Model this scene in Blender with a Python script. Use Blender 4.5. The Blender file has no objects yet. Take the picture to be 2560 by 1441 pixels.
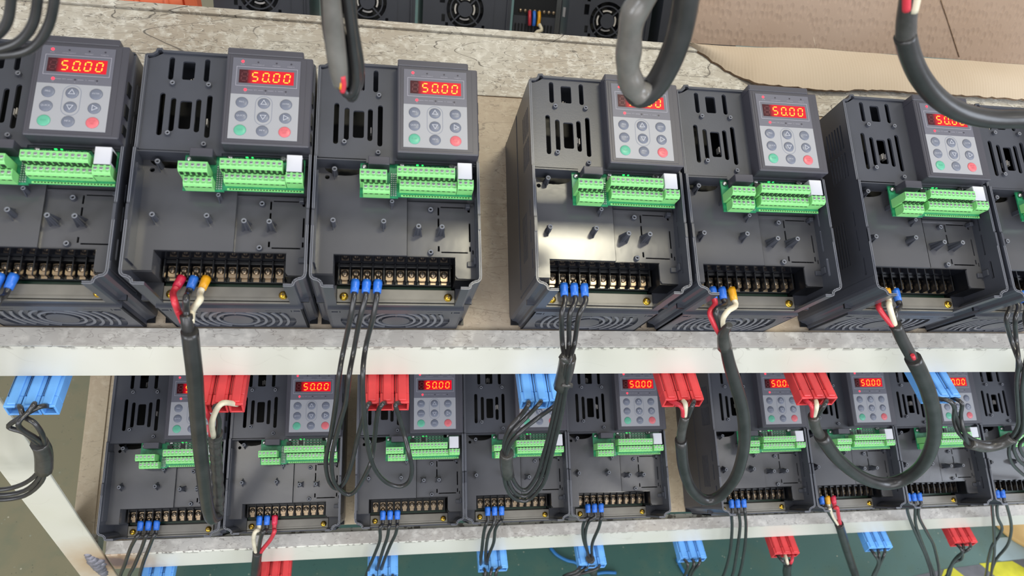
import bpy, math, random
from mathutils import Matrix, Vector
from mathutils.geometry import tessellate_polygon
random.seed(7)
SC = bpy.context.scene
COL = SC.collection
rad = math.radians

# ------------------------------------------------------------------ camera, world, lights, exposure
CAM_AX = ((0.9845259, 0.0162151, 0.17448731), (-0.10365053, -0.74897644, 0.65443935), (0.14129869, -0.66239819, -0.735706))
CAM_LOC = Vector((0.0, -0.32862755, 0.69836909))
FPX = 1849.9
cam = bpy.data.cameras.new('camera')
cam.sensor_width = 36.0
cam.lens = FPX / 2560 * 36.0
cam.clip_start = 0.02
cam.dof.use_dof = True
cam.dof.focus_distance = 0.86
cam.dof.aperture_fstop = 7.5
camo = bpy.data.objects.new('camera', cam)
COL.objects.link(camo)
a = CAM_AX
camo.matrix_world = Matrix(((a[0][0], -a[0][1], -a[0][2], CAM_LOC.x), (a[1][0], -a[1][1], -a[1][2], CAM_LOC.y),
                            (a[2][0], -a[2][1], -a[2][2], CAM_LOC.z), (0, 0, 0, 1)))
SC.camera = camo
SC.view_settings.view_transform = 'Standard'
SC.view_settings.look = 'None'
SC.view_settings.gamma = 1.0
SC.view_settings.use_curve_mapping = False
SC.view_settings.exposure = 0.03

wd = bpy.data.worlds.new('world')
SC.world = wd
wd.use_nodes = True
wn = wd.node_tree.nodes
wn['Background'].inputs[0].default_value = (0.90, 0.92, 0.97, 1)
wn['Background'].inputs[1].default_value = 0.66


def area_light(name, loc, target, size, size_y, power, color):
    l = bpy.data.lights.new(name, 'AREA')
    l.shape = 'RECTANGLE'
    l.size, l.size_y, l.energy, l.color = size, size_y, power, color
    o = bpy.data.objects.new(name, l)
    COL.objects.link(o)
    o.location = loc
    o.rotation_euler = (Vector(target) - Vector(loc)).to_track_quat('-Z', 'Y').to_euler()
    return o


# ceiling tube lamps of the workshop, side windows and an added front fill
area_light('ceiling_lamp', (0.62, -0.02, 2.25), (0.62, 0.0, 0), 0.5, 0.12, 22, (1.0, 0.93, 0.70))
area_light('ceiling_lamp', (-0.9, -0.9, 2.5), (-0.5, 0.1, 0), 1.3, 0.2, 9, (1.0, 0.95, 0.86))
area_light('ceiling_lamp', (1.7, -1.1, 2.5), (0.9, 0.1, 0), 1.3, 0.2, 9, (1.0, 0.96, 0.9))
area_light('window_and_fill_light', (0.5, -3.2, 0.75), (0.4, 0.2, -0.1), 3.2, 1.5, 62, (0.97, 0.98, 1.0))  # unseen front fill, added to brighten fan faces and beam fronts
area_light('window_and_fill_light', (2.9, -1.6, 1.3), (0.7, 0.1, 0), 1.6, 1.6, 62, (0.80, 0.88, 1.0))
area_light('window_and_fill_light', (-2.2, -2.2, 0.9), (-0.2, 0.1, 0), 1.4, 1.4, 40, (0.90, 0.94, 1.0))

# ------------------------------------------------------------------ frames
TH = rad(25.2)                       # both shelves lean back by this much
MS = Matrix.Rotation(TH, 4, 'X')     # shelf frame -> world (x right, y up the shelf, z off the shelf)
ML = MS @ Matrix.Translation((0, 0, -0.444162)) @ (Matrix.Rotation(0.0219667, 4, Vector((0.02075626, -0.00719067, 0)).normalized()))


def ray(u, v):
    d = ((u - 1280) / FPX, (v - 720.5) / FPX, 1.0)
    return Vector([sum(CAM_AX[i][j] * d[j] for j in range(3)) for i in range(3)])


def at_y(u, v, y):
    d = ray(u, v)
    return CAM_LOC + d * ((y - CAM_LOC.y) / d.y)


def at_z(u, v, z):
    d = ray(u, v)
    return CAM_LOC + d * ((z - CAM_LOC.z) / d.z)


def at_n(u, v, n):
    nv = Vector((0, -math.sin(TH), math.cos(TH)))
    d = ray(u, v)
    return CAM_LOC + d * ((n - nv.dot(CAM_LOC)) / nv.dot(d))


# ------------------------------------------------------------------ materials
def srgb(r, g, b):
    f = lambda c: (c / 255 / 12.92) if c / 255 <= 0.04045 else ((c / 255 + 0.055) / 1.055) ** 2.4
    return (f(r), f(g), f(b), 1)


def mat(name, rgb, rough=0.5, metal=0.0, spec=0.5, var=0.0, vscale=30, bump=0.0, bscale=200, emit=None, es=0.0, coat=0.0):
    m = bpy.data.materials.new(name)
    m.use_nodes = True
    nt = m.node_tree
    b = nt.nodes['Principled BSDF']
    c = srgb(*rgb)
    b.inputs['Base Color'].default_value = c
    b.inputs['Roughness'].default_value = rough
    b.inputs['Metallic'].default_value = metal
    b.inputs['Specular IOR Level'].default_value = spec
    if coat:
        b.inputs['Coat Weight'].default_value = coat
        b.inputs['Coat Roughness'].default_value = 0.2
    if emit:
        b.inputs['Emission Color'].default_value = srgb(*emit)
        b.inputs['Emission Strength'].default_value = es
    if var or bump:
        tc = nt.nodes.new('ShaderNodeTexCoord')
    if var:
        n = nt.nodes.new('ShaderNodeTexNoise')
        n.inputs['Scale'].default_value = vscale
        n.inputs['Detail'].default_value = 5
        nt.links.new(tc.outputs['Object'], n.inputs['Vector'])
        r = nt.nodes.new('ShaderNodeValToRGB')
        r.color_ramp.elements[0].position = 0.3
        r.color_ramp.elements[1].position = 0.7
        r.color_ramp.elements[0].color = tuple(x * (1 - var) for x in c[:3]) + (1,)
        r.color_ramp.elements[1].color = tuple(min(1, x * (1 + var)) for x in c[:3]) + (1,)
        nt.links.new(n.outputs['Fac'], r.inputs['Fac'])
        nt.links.new(r.outputs['Color'], b.inputs['Base Color'])
    if bump:
        n2 = nt.nodes.new('ShaderNodeTexNoise')
        n2.inputs['Scale'].default_value = bscale
        n2.inputs['Detail'].default_value = 4
        nt.links.new(tc.outputs['Object'], n2.inputs['Vector'])
        bp = nt.nodes.new('ShaderNodeBump')
        bp.inputs['Strength'].default_value = bump
        bp.inputs['Distance'].default_value = 0.001
        nt.links.new(n2.outputs['Fac'], bp.inputs['Height'])
        nt.links.new(bp.outputs['Normal'], b.inputs['Normal'])
    return m


M = {}
M['housing'] = mat('slate_plastic', (62, 64, 72), 0.32, var=0.08, vscale=25, bump=0.05, bscale=900)
M['deck'] = mat('slate_plastic_smooth', (76, 76, 80), 0.21, var=0.06, vscale=18, bump=0.06, bscale=120)
M['keyhouse'] = mat('graphite_plastic', (64, 63, 71), 0.38, bump=0.05, bscale=1200)
M['gloss'] = mat('glossy_black_wall', (20, 21, 26), 0.08)
M['black'] = mat('black_plastic', (16, 17, 21), 0.3)
M['dark'] = mat('dark_interior', (6, 7, 9), 0.5)  # near-black, paints in the shade of slots, holes and fan openings
M['strip'] = mat('lit_plastic_plate', (104, 101, 95), 0.34, metal=0.0, var=0.12, vscale=60)  # lighter copy of the drive plastic, with the light painted in
M['brass'] = mat('nickel_brass', (160, 142, 120), 0.28, metal=0.9)
M['gold'] = mat('yellow_zinc', (205, 165, 60), 0.25, metal=0.95)
M['steel'] = mat('steel', (190, 190, 190), 0.28, metal=0.9)
M['pcb'] = mat('green_board', (40, 136, 92), 0.35, var=0.3, vscale=300)
M['pcbedge'] = mat('dark_green_board', (22, 62, 44), 0.4)
M['tgreen'] = mat('terminal_green', (134, 208, 126), 0.4, var=0.04, vscale=100)
M['tslot'] = mat('terminal_slot', (16, 44, 24), 0.6)
M['tprint'] = mat('terminal_print', (34, 70, 40), 0.6)
M['white'] = mat('white_plastic', (204, 204, 210), 0.4)
M['panel_hi'] = mat('panel_dark_grey', (92, 92, 103), 0.45)
M['panel_lo'] = mat('panel_light_grey', (146, 147, 153), 0.45)
M['line'] = mat('panel_line', (150, 148, 160), 0.5)
M['btn'] = mat('button_grey', (98, 103, 118), 0.4)
M['btn_g'] = mat('button_green', (84, 160, 134), 0.4)
M['btn_r'] = mat('button_red', (196, 96, 104), 0.4)
M['btn_t'] = mat('button_print', (172, 174, 184), 0.5)
M['btn_o'] = mat('button_outline', (118, 122, 136), 0.5)
M['led_on'] = mat('red_led_lit', (255, 40, 50), 0.4, emit=(255, 30, 45), es=5.0)
M['led_off'] = mat('led_unlit', (52, 48, 58), 0.4)
M['led_g'] = mat('green_led_lit', (40, 240, 90), 0.4, emit=(30, 230, 80), es=4.0)
M['digit'] = mat('digit_segment_lit', (255, 150, 40), 0.4, emit=(255, 150, 40), es=1.6)
M['digit_off'] = mat('digit_segment_unlit', (86, 34, 40), 0.4)
M['smd'] = mat('chip_black', (22, 24, 28), 0.35)
M['smd2'] = mat('solder', (180, 186, 184), 0.3, metal=0.6)
M['wire'] = mat('black_wire_sheath', (44, 43, 44), 0.30, var=0.25, vscale=60, coat=0.2)
M['sheath'] = mat('black_rubber_sheath', (46, 45, 45), 0.3, var=0.3, vscale=40, bump=0.25, bscale=60)
M['tape_grey'] = mat('grey_shiny_tape', (100, 97, 93), 0.24, var=0.25, vscale=50, bump=0.5, bscale=70)
M['lit_edge'] = mat('highlit_plastic', (104, 106, 114), 0.3)  # slate plastic lightened: highlights painted into wall edges, post tops and fan rings
M['tape'] = mat('black_tape', (62, 60, 58), 0.30, var=0.3, vscale=70, bump=0.5, bscale=110)
M['wred'] = mat('red_wire_sheath', (196, 52, 66), 0.35, var=0.12, vscale=60)
M['wwhite'] = mat('cream_wire_sheath', (214, 204, 180), 0.4, var=0.12, vscale=60)
M['fblue'] = mat('blue_ferrule', (44, 108, 205), 0.35, bump=0.3, bscale=300)
M['fred'] = mat('red_ferrule', (196, 40, 70), 0.35)
M['fyel'] = mat('yellow_ferrule', (226, 160, 28), 0.35)
M['pblue'] = mat('blue_plug_plastic', (104, 168, 236), 0.42, var=0.05, vscale=60)
M['pred'] = mat('red_plug_plastic', (208, 60, 64), 0.42, var=0.10, vscale=60)
M['pdark'] = mat('plug_recess_shade', (18, 30, 60), 0.6)
M['pdarkr'] = mat('plug_recess_shade_red', (96, 14, 20), 0.6)
M['weld'] = mat('weld_bead', (126, 124, 132), 0.45, metal=0.3, var=0.25, vscale=150, bump=0.6, bscale=200)
M['orange'] = mat('orange_plastic', (228, 112, 74), 0.45)
M['label'] = mat('grey_nameplate', (112, 110, 110), 0.5, var=0.2, vscale=220)
M['wlabel'] = mat('white_sticker', (206, 202, 200), 0.5)


def nodes_of(m):
    return m.node_tree, m.node_tree.nodes, m.node_tree.links, m.node_tree.nodes['Principled BSDF']


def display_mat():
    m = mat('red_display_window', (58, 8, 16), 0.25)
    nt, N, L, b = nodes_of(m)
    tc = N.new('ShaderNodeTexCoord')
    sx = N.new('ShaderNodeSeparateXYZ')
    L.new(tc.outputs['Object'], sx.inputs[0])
    r = N.new('ShaderNodeMapRange')          # painted red glow around the four lit digits, none at the blank one
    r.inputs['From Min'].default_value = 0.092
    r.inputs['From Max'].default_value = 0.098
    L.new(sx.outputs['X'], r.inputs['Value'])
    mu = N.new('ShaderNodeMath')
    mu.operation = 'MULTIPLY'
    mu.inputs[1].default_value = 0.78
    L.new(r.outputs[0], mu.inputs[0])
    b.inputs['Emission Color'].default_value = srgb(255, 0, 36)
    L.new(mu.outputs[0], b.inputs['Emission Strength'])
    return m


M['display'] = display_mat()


def scratch_layers(N, L, tc, layers):
    """thin wandering lines where noise crosses its middle value -> factor 0..1"""
    out = None
    for (sc, rz, st, wid, amt) in layers:
        mp = N.new('ShaderNodeMapping')
        mp.inputs['Rotation'].default_value = (0, 0, rz)
        mp.inputs['Scale'].default_value = (sc, sc * st, sc)
        L.new(tc.outputs['Object'], mp.inputs['Vector'])
        n = N.new('ShaderNodeTexNoise')
        n.inputs['Scale'].default_value = 1
        n.inputs['Detail'].default_value = 0.6 if sc < 20 else 2
        L.new(mp.outputs[0], n.inputs['Vector'])
        s = N.new('ShaderNodeMath'); s.operation = 'SUBTRACT'; s.inputs[1].default_value = 0.5
        L.new(n.outputs['Fac'], s.inputs[0])
        ab = N.new('ShaderNodeMath'); ab.operation = 'ABSOLUTE'
        L.new(s.outputs[0], ab.inputs[0])
        r = N.new('ShaderNodeMapRange')
        r.inputs['From Min'].default_value = wid * 0.3
        r.inputs['From Max'].default_value = wid
        r.inputs['To Min'].default_value = amt
        r.inputs['To Max'].default_value = 0
        L.new(ab.outputs[0], r.inputs['Value'])
        # break the lines up
        g = N.new('ShaderNodeTexNoise')
        g.inputs['Scale'].default_value = sc * 1.7
        g.inputs['Detail'].default_value = 0
        L.new(tc.outputs['Object'], g.inputs['Vector'])
        gr = N.new('ShaderNodeMapRange')
        gr.inputs['From Min'].default_value = 0.5
        gr.inputs['From Max'].default_value = 0.56
        L.new(g.outputs['Fac'], gr.inputs['Value'])
        mu = N.new('ShaderNodeMath'); mu.operation = 'MULTIPLY'
        L.new(r.outputs[0], mu.inputs[0]); L.new(gr.outputs[0], mu.inputs[1])
        if out is None:
            out = mu.outputs[0]
        else:
            mx = N.new('ShaderNodeMath'); mx.operation = 'MAXIMUM'
            L.new(out, mx.inputs[0]); L.new(mu.outputs[0], mx.inputs[1])
            out = mx.outputs[0]
    return out


def mixc(N, L, fac, a_, b_):
    mx = N.new('ShaderNodeMix')
    mx.data_type = 'RGBA'
    if isinstance(fac, float):
        mx.inputs['Factor'].default_value = fac
    else:
        L.new(fac, mx.inputs['Factor'])
    for k, s in ((6, a_), (7, b_)):
        if isinstance(s, tuple):
            mx.inputs[k].default_value = s
        else:
            L.new(s, mx.inputs[k])
    return mx.outputs[2]


def ramp01(N, L, src, lo, hi):
    r = N.new('ShaderNodeMapRange')
    r.inputs['From Min'].default_value = lo
    r.inputs['From Max'].default_value = hi
    L.new(src, r.inputs['Value'])
    return r.outputs[0]


def noise(N, L, tc, sc, det=4, vec=None):
    n = N.new('ShaderNodeTexNoise')
    n.inputs['Scale'].default_value = sc
    n.inputs['Detail'].default_value = det
    L.new(vec or tc.outputs['Object'], n.inputs['Vector'])
    return n.outputs['Fac']


def sheet_mat(name, base, warm, dark, light, amt=1.0, heavy=True):
    m = mat(name, base, 0.45)
    nt, N, L, b = nodes_of(m)
    tc = N.new('ShaderNodeTexCoord')
    c = mixc(N, L, ramp01(N, L, noise(N, L, tc, 7, 3), 0.42, 0.62), srgb(*base), srgb(*warm))
    c = mixc(N, L, ramp01(N, L, noise(N, L, tc, 95, 6), 0.5, 0.75), c, srgb(*light))
    fine = scratch_layers(N, L, tc, [(38, 0.5, 3.2, 0.012, 0.6 * amt), (52, 2.0, 2.5, 0.012, 0.6 * amt), (26, 2.8, 3.5, 0.007, 0.8 * amt)])
    c = mixc(N, L, fine, c, srgb(*dark))
    if heavy:
        big = scratch_layers(N, L, tc, [(3.0, 1.1, 6, 0.0028, 0.9 * amt), (4.0, -0.5, 6, 0.0028, 0.85 * amt), (9, 0.15, 5.0, 0.004, 0.9 * amt), (6, 2.3, 5, 0.004, 0.9 * amt)])
        c = mixc(N, L, big, c, srgb(*dark))
        li = scratch_layers(N, L, tc, [(30, 1.6, 4, 0.02, 0.7), (44, -1.0, 3, 0.02, 0.7)])
        c = mixc(N, L, li, c, srgb(*light))
    L.new(c, b.inputs['Base Color'])
    return m


M['sheet'] = sheet_mat('worn_cream_sheet', (176, 170, 158), (164, 153, 138), (84, 78, 72), (206, 202, 192))
M['sheet_clean'] = sheet_mat('tan_sheet', (170, 154, 134), (156, 140, 120), (94, 84, 74), (178, 164, 144), 0.55)
M['sheet_low'] = sheet_mat('beige_sheet', (186, 170, 142), (176, 158, 132), (112, 98, 82), (194, 180, 154), 0.5, False)
M['lip'] = sheet_mat('scuffed_grey_lip', (172, 168, 162), (162, 156, 148), (104, 98, 92), (198, 194, 186), 0.9, False)


def paint_mat(name, base, weld=None):
    """cream frame paint, chipped along its upper edge (object z near 0), scorched round the weld"""
    m = mat(name, base, 0.36)
    nt, N, L, b = nodes_of(m)
    tc = N.new('ShaderNodeTexCoord')
    sx = N.new('ShaderNodeSeparateXYZ')
    L.new(tc.outputs['Object'], sx.inputs[0])
    c = mixc(N, L, ramp01(N, L, noise(N, L, tc, 6, 3), 0.4, 0.7), srgb(*base), srgb(base[0] - 8, base[1] - 8, base[2] - 12))
    chips = ramp01(N, L, noise(N, L, tc, 110, 5), 0.53, 0.57)
    edge = N.new('ShaderNodeMapRange')
    edge.inputs['From Min'].default_value = -0.007
    edge.inputs['From Max'].default_value = -0.001
    L.new(sx.outputs['Z'], edge.inputs['Value'])
    mu = N.new('ShaderNodeMath'); mu.operation = 'MULTIPLY'
    L.new(chips, mu.inputs[0]); L.new(edge.outputs[0], mu.inputs[1])
    c = mixc(N, L, mu.outputs[0], c, srgb(120, 114, 106))
    sc = scratch_layers(N, L, tc, [(16, 0.9, 2.0, 0.004, 0.5)])
    sm = N.new('ShaderNodeMath'); sm.operation = 'MULTIPLY'; sm.inputs[1].default_value = 0.35
    L.new(sc, sm.inputs[0])
    c = mixc(N, L, sm.outputs[0], c, srgb(150, 140, 128))
    if weld:
        for (w, r1, r0, col) in weld:
            vd = N.new('ShaderNodeVectorMath'); vd.operation = 'DISTANCE'
            L.new(tc.outputs['Object'], vd.inputs[0]); vd.inputs[1].default_value = w
            nz = noise(N, L, tc, 60, 4)
            ad = N.new('ShaderNodeMath'); ad.operation = 'MULTIPLY_ADD'
            L.new(nz, ad.inputs[0]); ad.inputs[1].default_value = 0.03
            L.new(vd.outputs['Value'], ad.inputs[2])
            rr = N.new('ShaderNodeMapRange')
            rr.inputs['From Min'].default_value = r0 + 0.015; rr.inputs['From Max'].default_value = r1 + 0.015
            rr.inputs['To Min'].default_value = 0.85; rr.inputs['To Max'].default_value = 0
            L.new(ad.outputs[0], rr.inputs['Value'])
            c = mixc(N, L, rr.outputs[0], c, srgb(*col))
    L.new(c, b.inputs['Base Color'])
    return m


M['paint'] = paint_mat('cream_frame_paint', (214, 211, 200))


def cardboard_mat(name, base, dimple):
    m = mat(name, base, 0.85, spec=0.2)
    nt, N, L, b = nodes_of(m)
    tc = N.new('ShaderNodeTexCoord')
    c = mixc(N, L, ramp01(N, L, noise(N, L, tc, 5, 3), 0.35, 0.7), srgb(*base), srgb(base[0] - 10, base[1] - 12, base[2] - 14))
    if dimple:
        v = N.new('ShaderNodeTexVoronoi')
        v.inputs['Scale'].default_value = 150
        v.inputs['Randomness'].default_value = 0.55
        mp = N.new('ShaderNodeMapping')
        mp.inputs['Scale'].default_value = (1, 0.6, 0.6)
        L.new(tc.outputs['Object'], mp.inputs[0]); L.new(mp.outputs[0], v.inputs['Vector'])
        h = ramp01(N, L, v.outputs['Distance'], 0.1, 0.5)
    else:
        w = N.new('ShaderNodeTexWave')
        w.inputs['Scale'].default_value = 75
        w.inputs['Distortion'].default_value = 1.2
        L.new(tc.outputs['Object'], w.inputs['Vector'])
        h = w.outputs['Fac']
    bp = N.new('ShaderNodeBump')
    bp.inputs['Strength'].default_value = 0.9 if dimple else 0.2
    bp.inputs['Distance'].default_value = 0.0012
    L.new(h, bp.inputs['Height'])
    L.new(bp.outputs[0], b.inputs['Normal'])
    L.new(c, b.inputs['Base Color'])
    return m


M['card'] = cardboard_mat('brown_cardboard', (150, 131, 116), True)
M['card2'] = cardboard_mat('pale_cardboard', (188, 173, 154), False)
M['cardedge'] = mat('cardboard_edge', (120, 98, 78), 0.9, var=0.3, vscale=300)


def floor_mat():
    m = mat('green_epoxy_floor', (58, 88, 82), 0.35)
    nt, N, L, b = nodes_of(m)
    tc = N.new('ShaderNodeTexCoord')
    sx = N.new('ShaderNodeSeparateXYZ')
    L.new(tc.outputs['Object'], sx.inputs[0])
    # olive on the left, green under the rack, greyer towards the right
    f = noise(N, L, tc, 3, 3)
    ad = N.new('ShaderNodeMath'); ad.operation = 'MULTIPLY_ADD'; ad.inputs[1].default_value = 0.1
    L.new(f, ad.inputs[0]); L.new(sx.outputs['X'], ad.inputs[2])
    c = mixc(N, L, ramp01(N, L, ad.outputs[0], -0.50, -0.30), srgb(132, 126, 98), srgb(66, 100, 92))
    c = mixc(N, L, ramp01(N, L, ad.outputs[0], 0.7, 1.7), c, srgb(112, 138, 132))
    c = mixc(N, L, ramp01(N, L, noise(N, L, tc, 22, 5), 0.5, 1.1), c, srgb(96, 112, 92))
    for s_, lo, hi, col in ((70, 0.13, 0.09, (150, 156, 138)), (33, 0.055, 0.04, (206, 200, 176)), (120, 0.12, 0.08, (26, 44, 42))):
        v = N.new('ShaderNodeTexVoronoi')
        v.inputs['Scale'].default_value = s_
        L.new(tc.outputs['Object'], v.inputs['Vector'])
        k = N.new('ShaderNodeMapRange')
        k.inputs['From Min'].default_value = lo; k.inputs['From Max'].default_value = hi
        L.new(v.outputs['Distance'], k.inputs['Value'])
        g = ramp01(N, L, noise(N, L, tc, s_ * 0.6, 1), 0.52, 0.55)
        mu = N.new('ShaderNodeMath'); mu.operation = 'MULTIPLY'
        L.new(k.outputs[0], mu.inputs[0]); L.new(g, mu.inputs[1])
        mu2 = N.new('ShaderNodeMath'); mu2.operation = 'MULTIPLY'; mu2.inputs[1].default_value = 0.7
        L.new(mu.outputs[0], mu2.inputs[0])
        c = mixc(N, L, mu2.outputs[0], c, srgb(*col))
    L.new(c, b.inputs['Base Color'])
    return m


M['floor'] = floor_mat()
M['yellow'] = mat('yellow_floor_paint', (214, 208, 60), 0.5, var=0.15, vscale=40)
M['greyst'] = mat('grey_floor_paint', (112, 112, 116), 0.5, var=0.2, vscale=30)
M['palefloor'] = mat('pale_floor_tile', (176, 196, 200), 0.35, var=0.06, vscale=20)
M['tan'] = mat('tan_board', (214, 176, 112), 0.5, var=0.1, vscale=20)
M['bluestrap'] = mat('blue_strap', (40, 110, 170), 0.4)


# ------------------------------------------------------------------ mesh builder
class MB:
    def __init__(self):
        self.v, self.f, self.m, self.s, self.mats = [], [], [], [], []

    def mi(self, key):
        if key not in self.mats:
            self.mats.append(key)
        return self.mats.index(key)

    def add(self, vs, fs, key, smooth=False, centre=None):
        o = len(self.v)
        vs = [Vector(p) for p in vs]
        self.v += vs
        k = self.mi(key)
        for f in fs:
            if centre is not None:
                c = sum((vs[i] for i in f), Vector()) / len(f)
                n = (vs[f[1]] - vs[f[0]]).cross(vs[f[2]] - vs[f[1]])
                if n.dot(c - Vector(centre)) < 0:
                    f = tuple(reversed(f))
            self.f.append(tuple(i + o for i in f)); self.m.append(k); self.s.append(smooth)

    def box(self, x0, x1, y0, y1, z0, z1, key, ch=0.0, tf=None):
        cx, cy, cz = (x0 + x1) / 2, (y0 + y1) / 2, (z0 + z1) / 2
        if ch <= 0:
            vs = [(x, y, z) for x in (x0, x1) for y in (y0, y1) for z in (z0, z1)]
            fs = [(0, 1, 3, 2), (4, 6, 7, 5), (0, 4, 5, 1), (2, 3, 7, 6), (0, 2, 6, 4), (1, 5, 7, 3)]
        else:
            h = ((x1 - x0) / 2, (y1 - y0) / 2, (z1 - z0) / 2)
            vs, idx = [], {}
            for sx in (-1, 1):
                for sy in (-1, 1):
                    for sz in (-1, 1):
                        for ax in range(3):
                            s = (sx, sy, sz)
                            p = [s[i] * (h[i] if i == ax else h[i] - ch) for i in range(3)]
                            idx[(s, ax)] = len(vs)
                            vs.append((cx + p[0], cy + p[1], cz + p[2]))
            fs = []
            for ax in range(3):
                o = [i for i in range(3) if i != ax]
                for sg in (-1, 1):
                    q = []
                    for a_, b_ in ((-1, -1), (1, -1), (1, 1), (-1, 1)):
                        s = [0, 0, 0]; s[ax] = sg; s[o[0]] = a_; s[o[1]] = b_
                        q.append(idx[(tuple(s), ax)])
                    fs.append(tuple(q))
            for ax in range(3):            # edges parallel to ax
                o = [i for i in range(3) if i != ax]
                for a_ in (-1, 1):
                    for b_ in (-1, 1):
                        s0 = [0, 0, 0]; s0[ax] = -1; s0[o[0]] = a_; s0[o[1]] = b_
                        s1 = list(s0); s1[ax] = 1
                        fs.append((idx[(tuple(s0), o[0])], idx[(tuple(s1), o[0])], idx[(tuple(s1), o[1])], idx[(tuple(s0), o[1])]))
            for sx in (-1, 1):
                for sy in (-1, 1):
                    for sz in (-1, 1):
                        fs.append(tuple(idx[((sx, sy, sz), i)] for i in range(3)))
        if tf is not None:
            c = tf @ Vector((cx, cy, cz))
            self.add([tf @ Vector(p) for p in vs], fs, key, False, c)
        else:
            self.add(vs, fs, key, False, (cx, cy, cz))

    def lathe(self, prof, key, n=12, tf=None, smooth=True, cap0=True, cap1=True):
        """prof: (r, z) list round the local z axis"""
        vs, fs = [], []
        for (r, z) in prof:
            for i in range(n):
                t = 2 * math.pi * i / n
                vs.append((r * math.cos(t), r * math.sin(t), z))
        for j in range(len(prof) - 1):
            for i in range(n):
                k = (i + 1) % n
                fs.append((j * n + i, j * n + k, (j + 1) * n + k, (j + 1) * n + i))
        caps = []
        if cap0:
            caps.append(tuple(range(n - 1, -1, -1)))
        if cap1:
            caps.append(tuple((len(prof) - 1) * n + i for i in range(n)))
        if tf is not None:
            vs = [tf @ Vector(p) for p in vs]
        self.add(vs, fs, key, smooth)
        o = len(self.v) - len(vs)
        k = self.mi(key)
        for c in caps:
            self.f.append(tuple(i + o for i in c)); self.m.append(k); self.s.append(False)

    def prism(self, outer, holes, z0, z1, key, tf=None):
        """flat plate with holes: loops of (x, y), between z0 and z1"""
        loops = [outer] + list(holes)
        pts = [p for l in loops for p in l]
        tris = tessellate_polygon([[Vector((p[0], p[1], 0)) for p in l] for l in loops])
        T = tf or Matrix.Identity(4)
        n = len(pts)
        vs = [T @ Vector((p[0], p[1], z1)) for p in pts] + [T @ Vector((p[0], p[1], z0)) for p in pts]
        up = T.to_3x3() @ Vector((0, 0, 1))
        fs = []
        for t in tris:
            a_, b_, c_ = [vs[i] for i in t]
            t = tuple(t)
            if (b_ - a_).cross(c_ - a_).dot(up) < 0:
                t = t[::-1]
            fs.append(t)
            fs.append(tuple(i + n for i in t[::-1]))
        o = 0
        for li, l in enumerate(loops):
            ar = sum(l[i][0] * l[(i + 1) % len(l)][1] - l[(i + 1) % len(l)][0] * l[i][1] for i in range(len(l)))
            ccw = ar > 0
            for i in range(len(l)):
                a_, b_ = o + i, o + (i + 1) % len(l)
                q = (a_, a_ + n, b_ + n, b_)
                if (li == 0) != ccw:
                    q = q[::-1]
                fs.append(q)
            o += len(l)
        self.add(vs, fs, key)

    def tube(self, pts, r, key, n=8, sub=4, rfun=None, caps=True):
        P = spline(pts, sub)
        m = len(P)
        t = (P[1] - P[0]).normalized()
        up = Vector((0, 0, 1)) if abs(t.z) < 0.9 else Vector((1, 0, 0))
        u = t.cross(up).normalized()
        vs, fs = [], []
        for i in range(m):
            if i == 0: t2 = (P[1] - P[0])
            elif i == m - 1: t2 = (P[-1] - P[-2])
            else: t2 = (P[i + 1] - P[i - 1])
            t2 = t2.normalized()
            u = (u - t2 * u.dot(t2)).normalized()
            w = t2.cross(u)
            rr = rfun(i / (m - 1)) if rfun else r
            for k in range(n):
                a_ = 2 * math.pi * k / n
                vs.append(P[i] + (u * math.cos(a_) + w * math.sin(a_)) * rr)
        for i in range(m - 1):
            for k in range(n):
                k2 = (k + 1) % n
                fs.append((i * n + k, i * n + k2, (i + 1) * n + k2, (i + 1) * n + k))
        o = len(self.v)
        self.add(vs, fs, key, True)
        if caps:
            kk = self.mi(key)
            self.f.append(tuple(o + i for i in range(n - 1, -1, -1))); self.m.append(kk); self.s.append(False)
            self.f.append(tuple(o + (m - 1) * n + i for i in range(n))); self.m.append(kk); self.s.append(False)

    def mesh(self, name):
        me = bpy.data.meshes.new(name)
        me.from_pydata([tuple(p) for p in self.v], [], self.f)
        for k in self.mats:
            me.materials.append(M[k])
        me.polygons.foreach_set('material_index', self.m)
        me.polygons.foreach_set('use_smooth', self.s)
        me.update()
        return me

    def obj(self, name, parent=None, mw=None):
        o = bpy.data.objects.new(name, self.mesh(name))
        COL.objects.link(o)
        if parent is not None:
            o.parent = parent
        if mw is not None:
            o.matrix_local = mw
        return o


def spline(pts, sub=4):
    pts = [Vector(p) for p in pts]
    if len(pts) == 2 or sub == 1:
        return pts
    Q = [pts[0] * 2 - pts[1]] + pts + [pts[-1] * 2 - pts[-2]]
    out = []
    for i in range(1, len(Q) - 2):
        p0, p1, p2, p3 = Q[i - 1:i + 3]
        for k in range(sub):
            t = k / sub
            out.append(0.5 * ((2 * p1) + (p2 - p0) * t + (2 * p0 - 5 * p1 + 4 * p2 - p3) * t * t + (3 * p1 - p0 - 3 * p2 + p3) * t ** 3))
    out.append(pts[-1])
    return out


def tag(o, label=None, cat=None, group=None, kind=None):
    if label: o['label'] = label
    if cat: o['category'] = cat
    if group: o['group'] = group
    if kind: o['kind'] = kind
    return o


def empty(name, mw, label=None, cat=None, group=None):
    o = bpy.data.objects.new(name, None)
    COL.objects.link(o)
    o.empty_display_size = 0.05
    o.matrix_world = mw
    return tag(o, label, cat, group)


def children(o):
    return [c for c in KIDS.get(o.name, [])]


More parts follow.
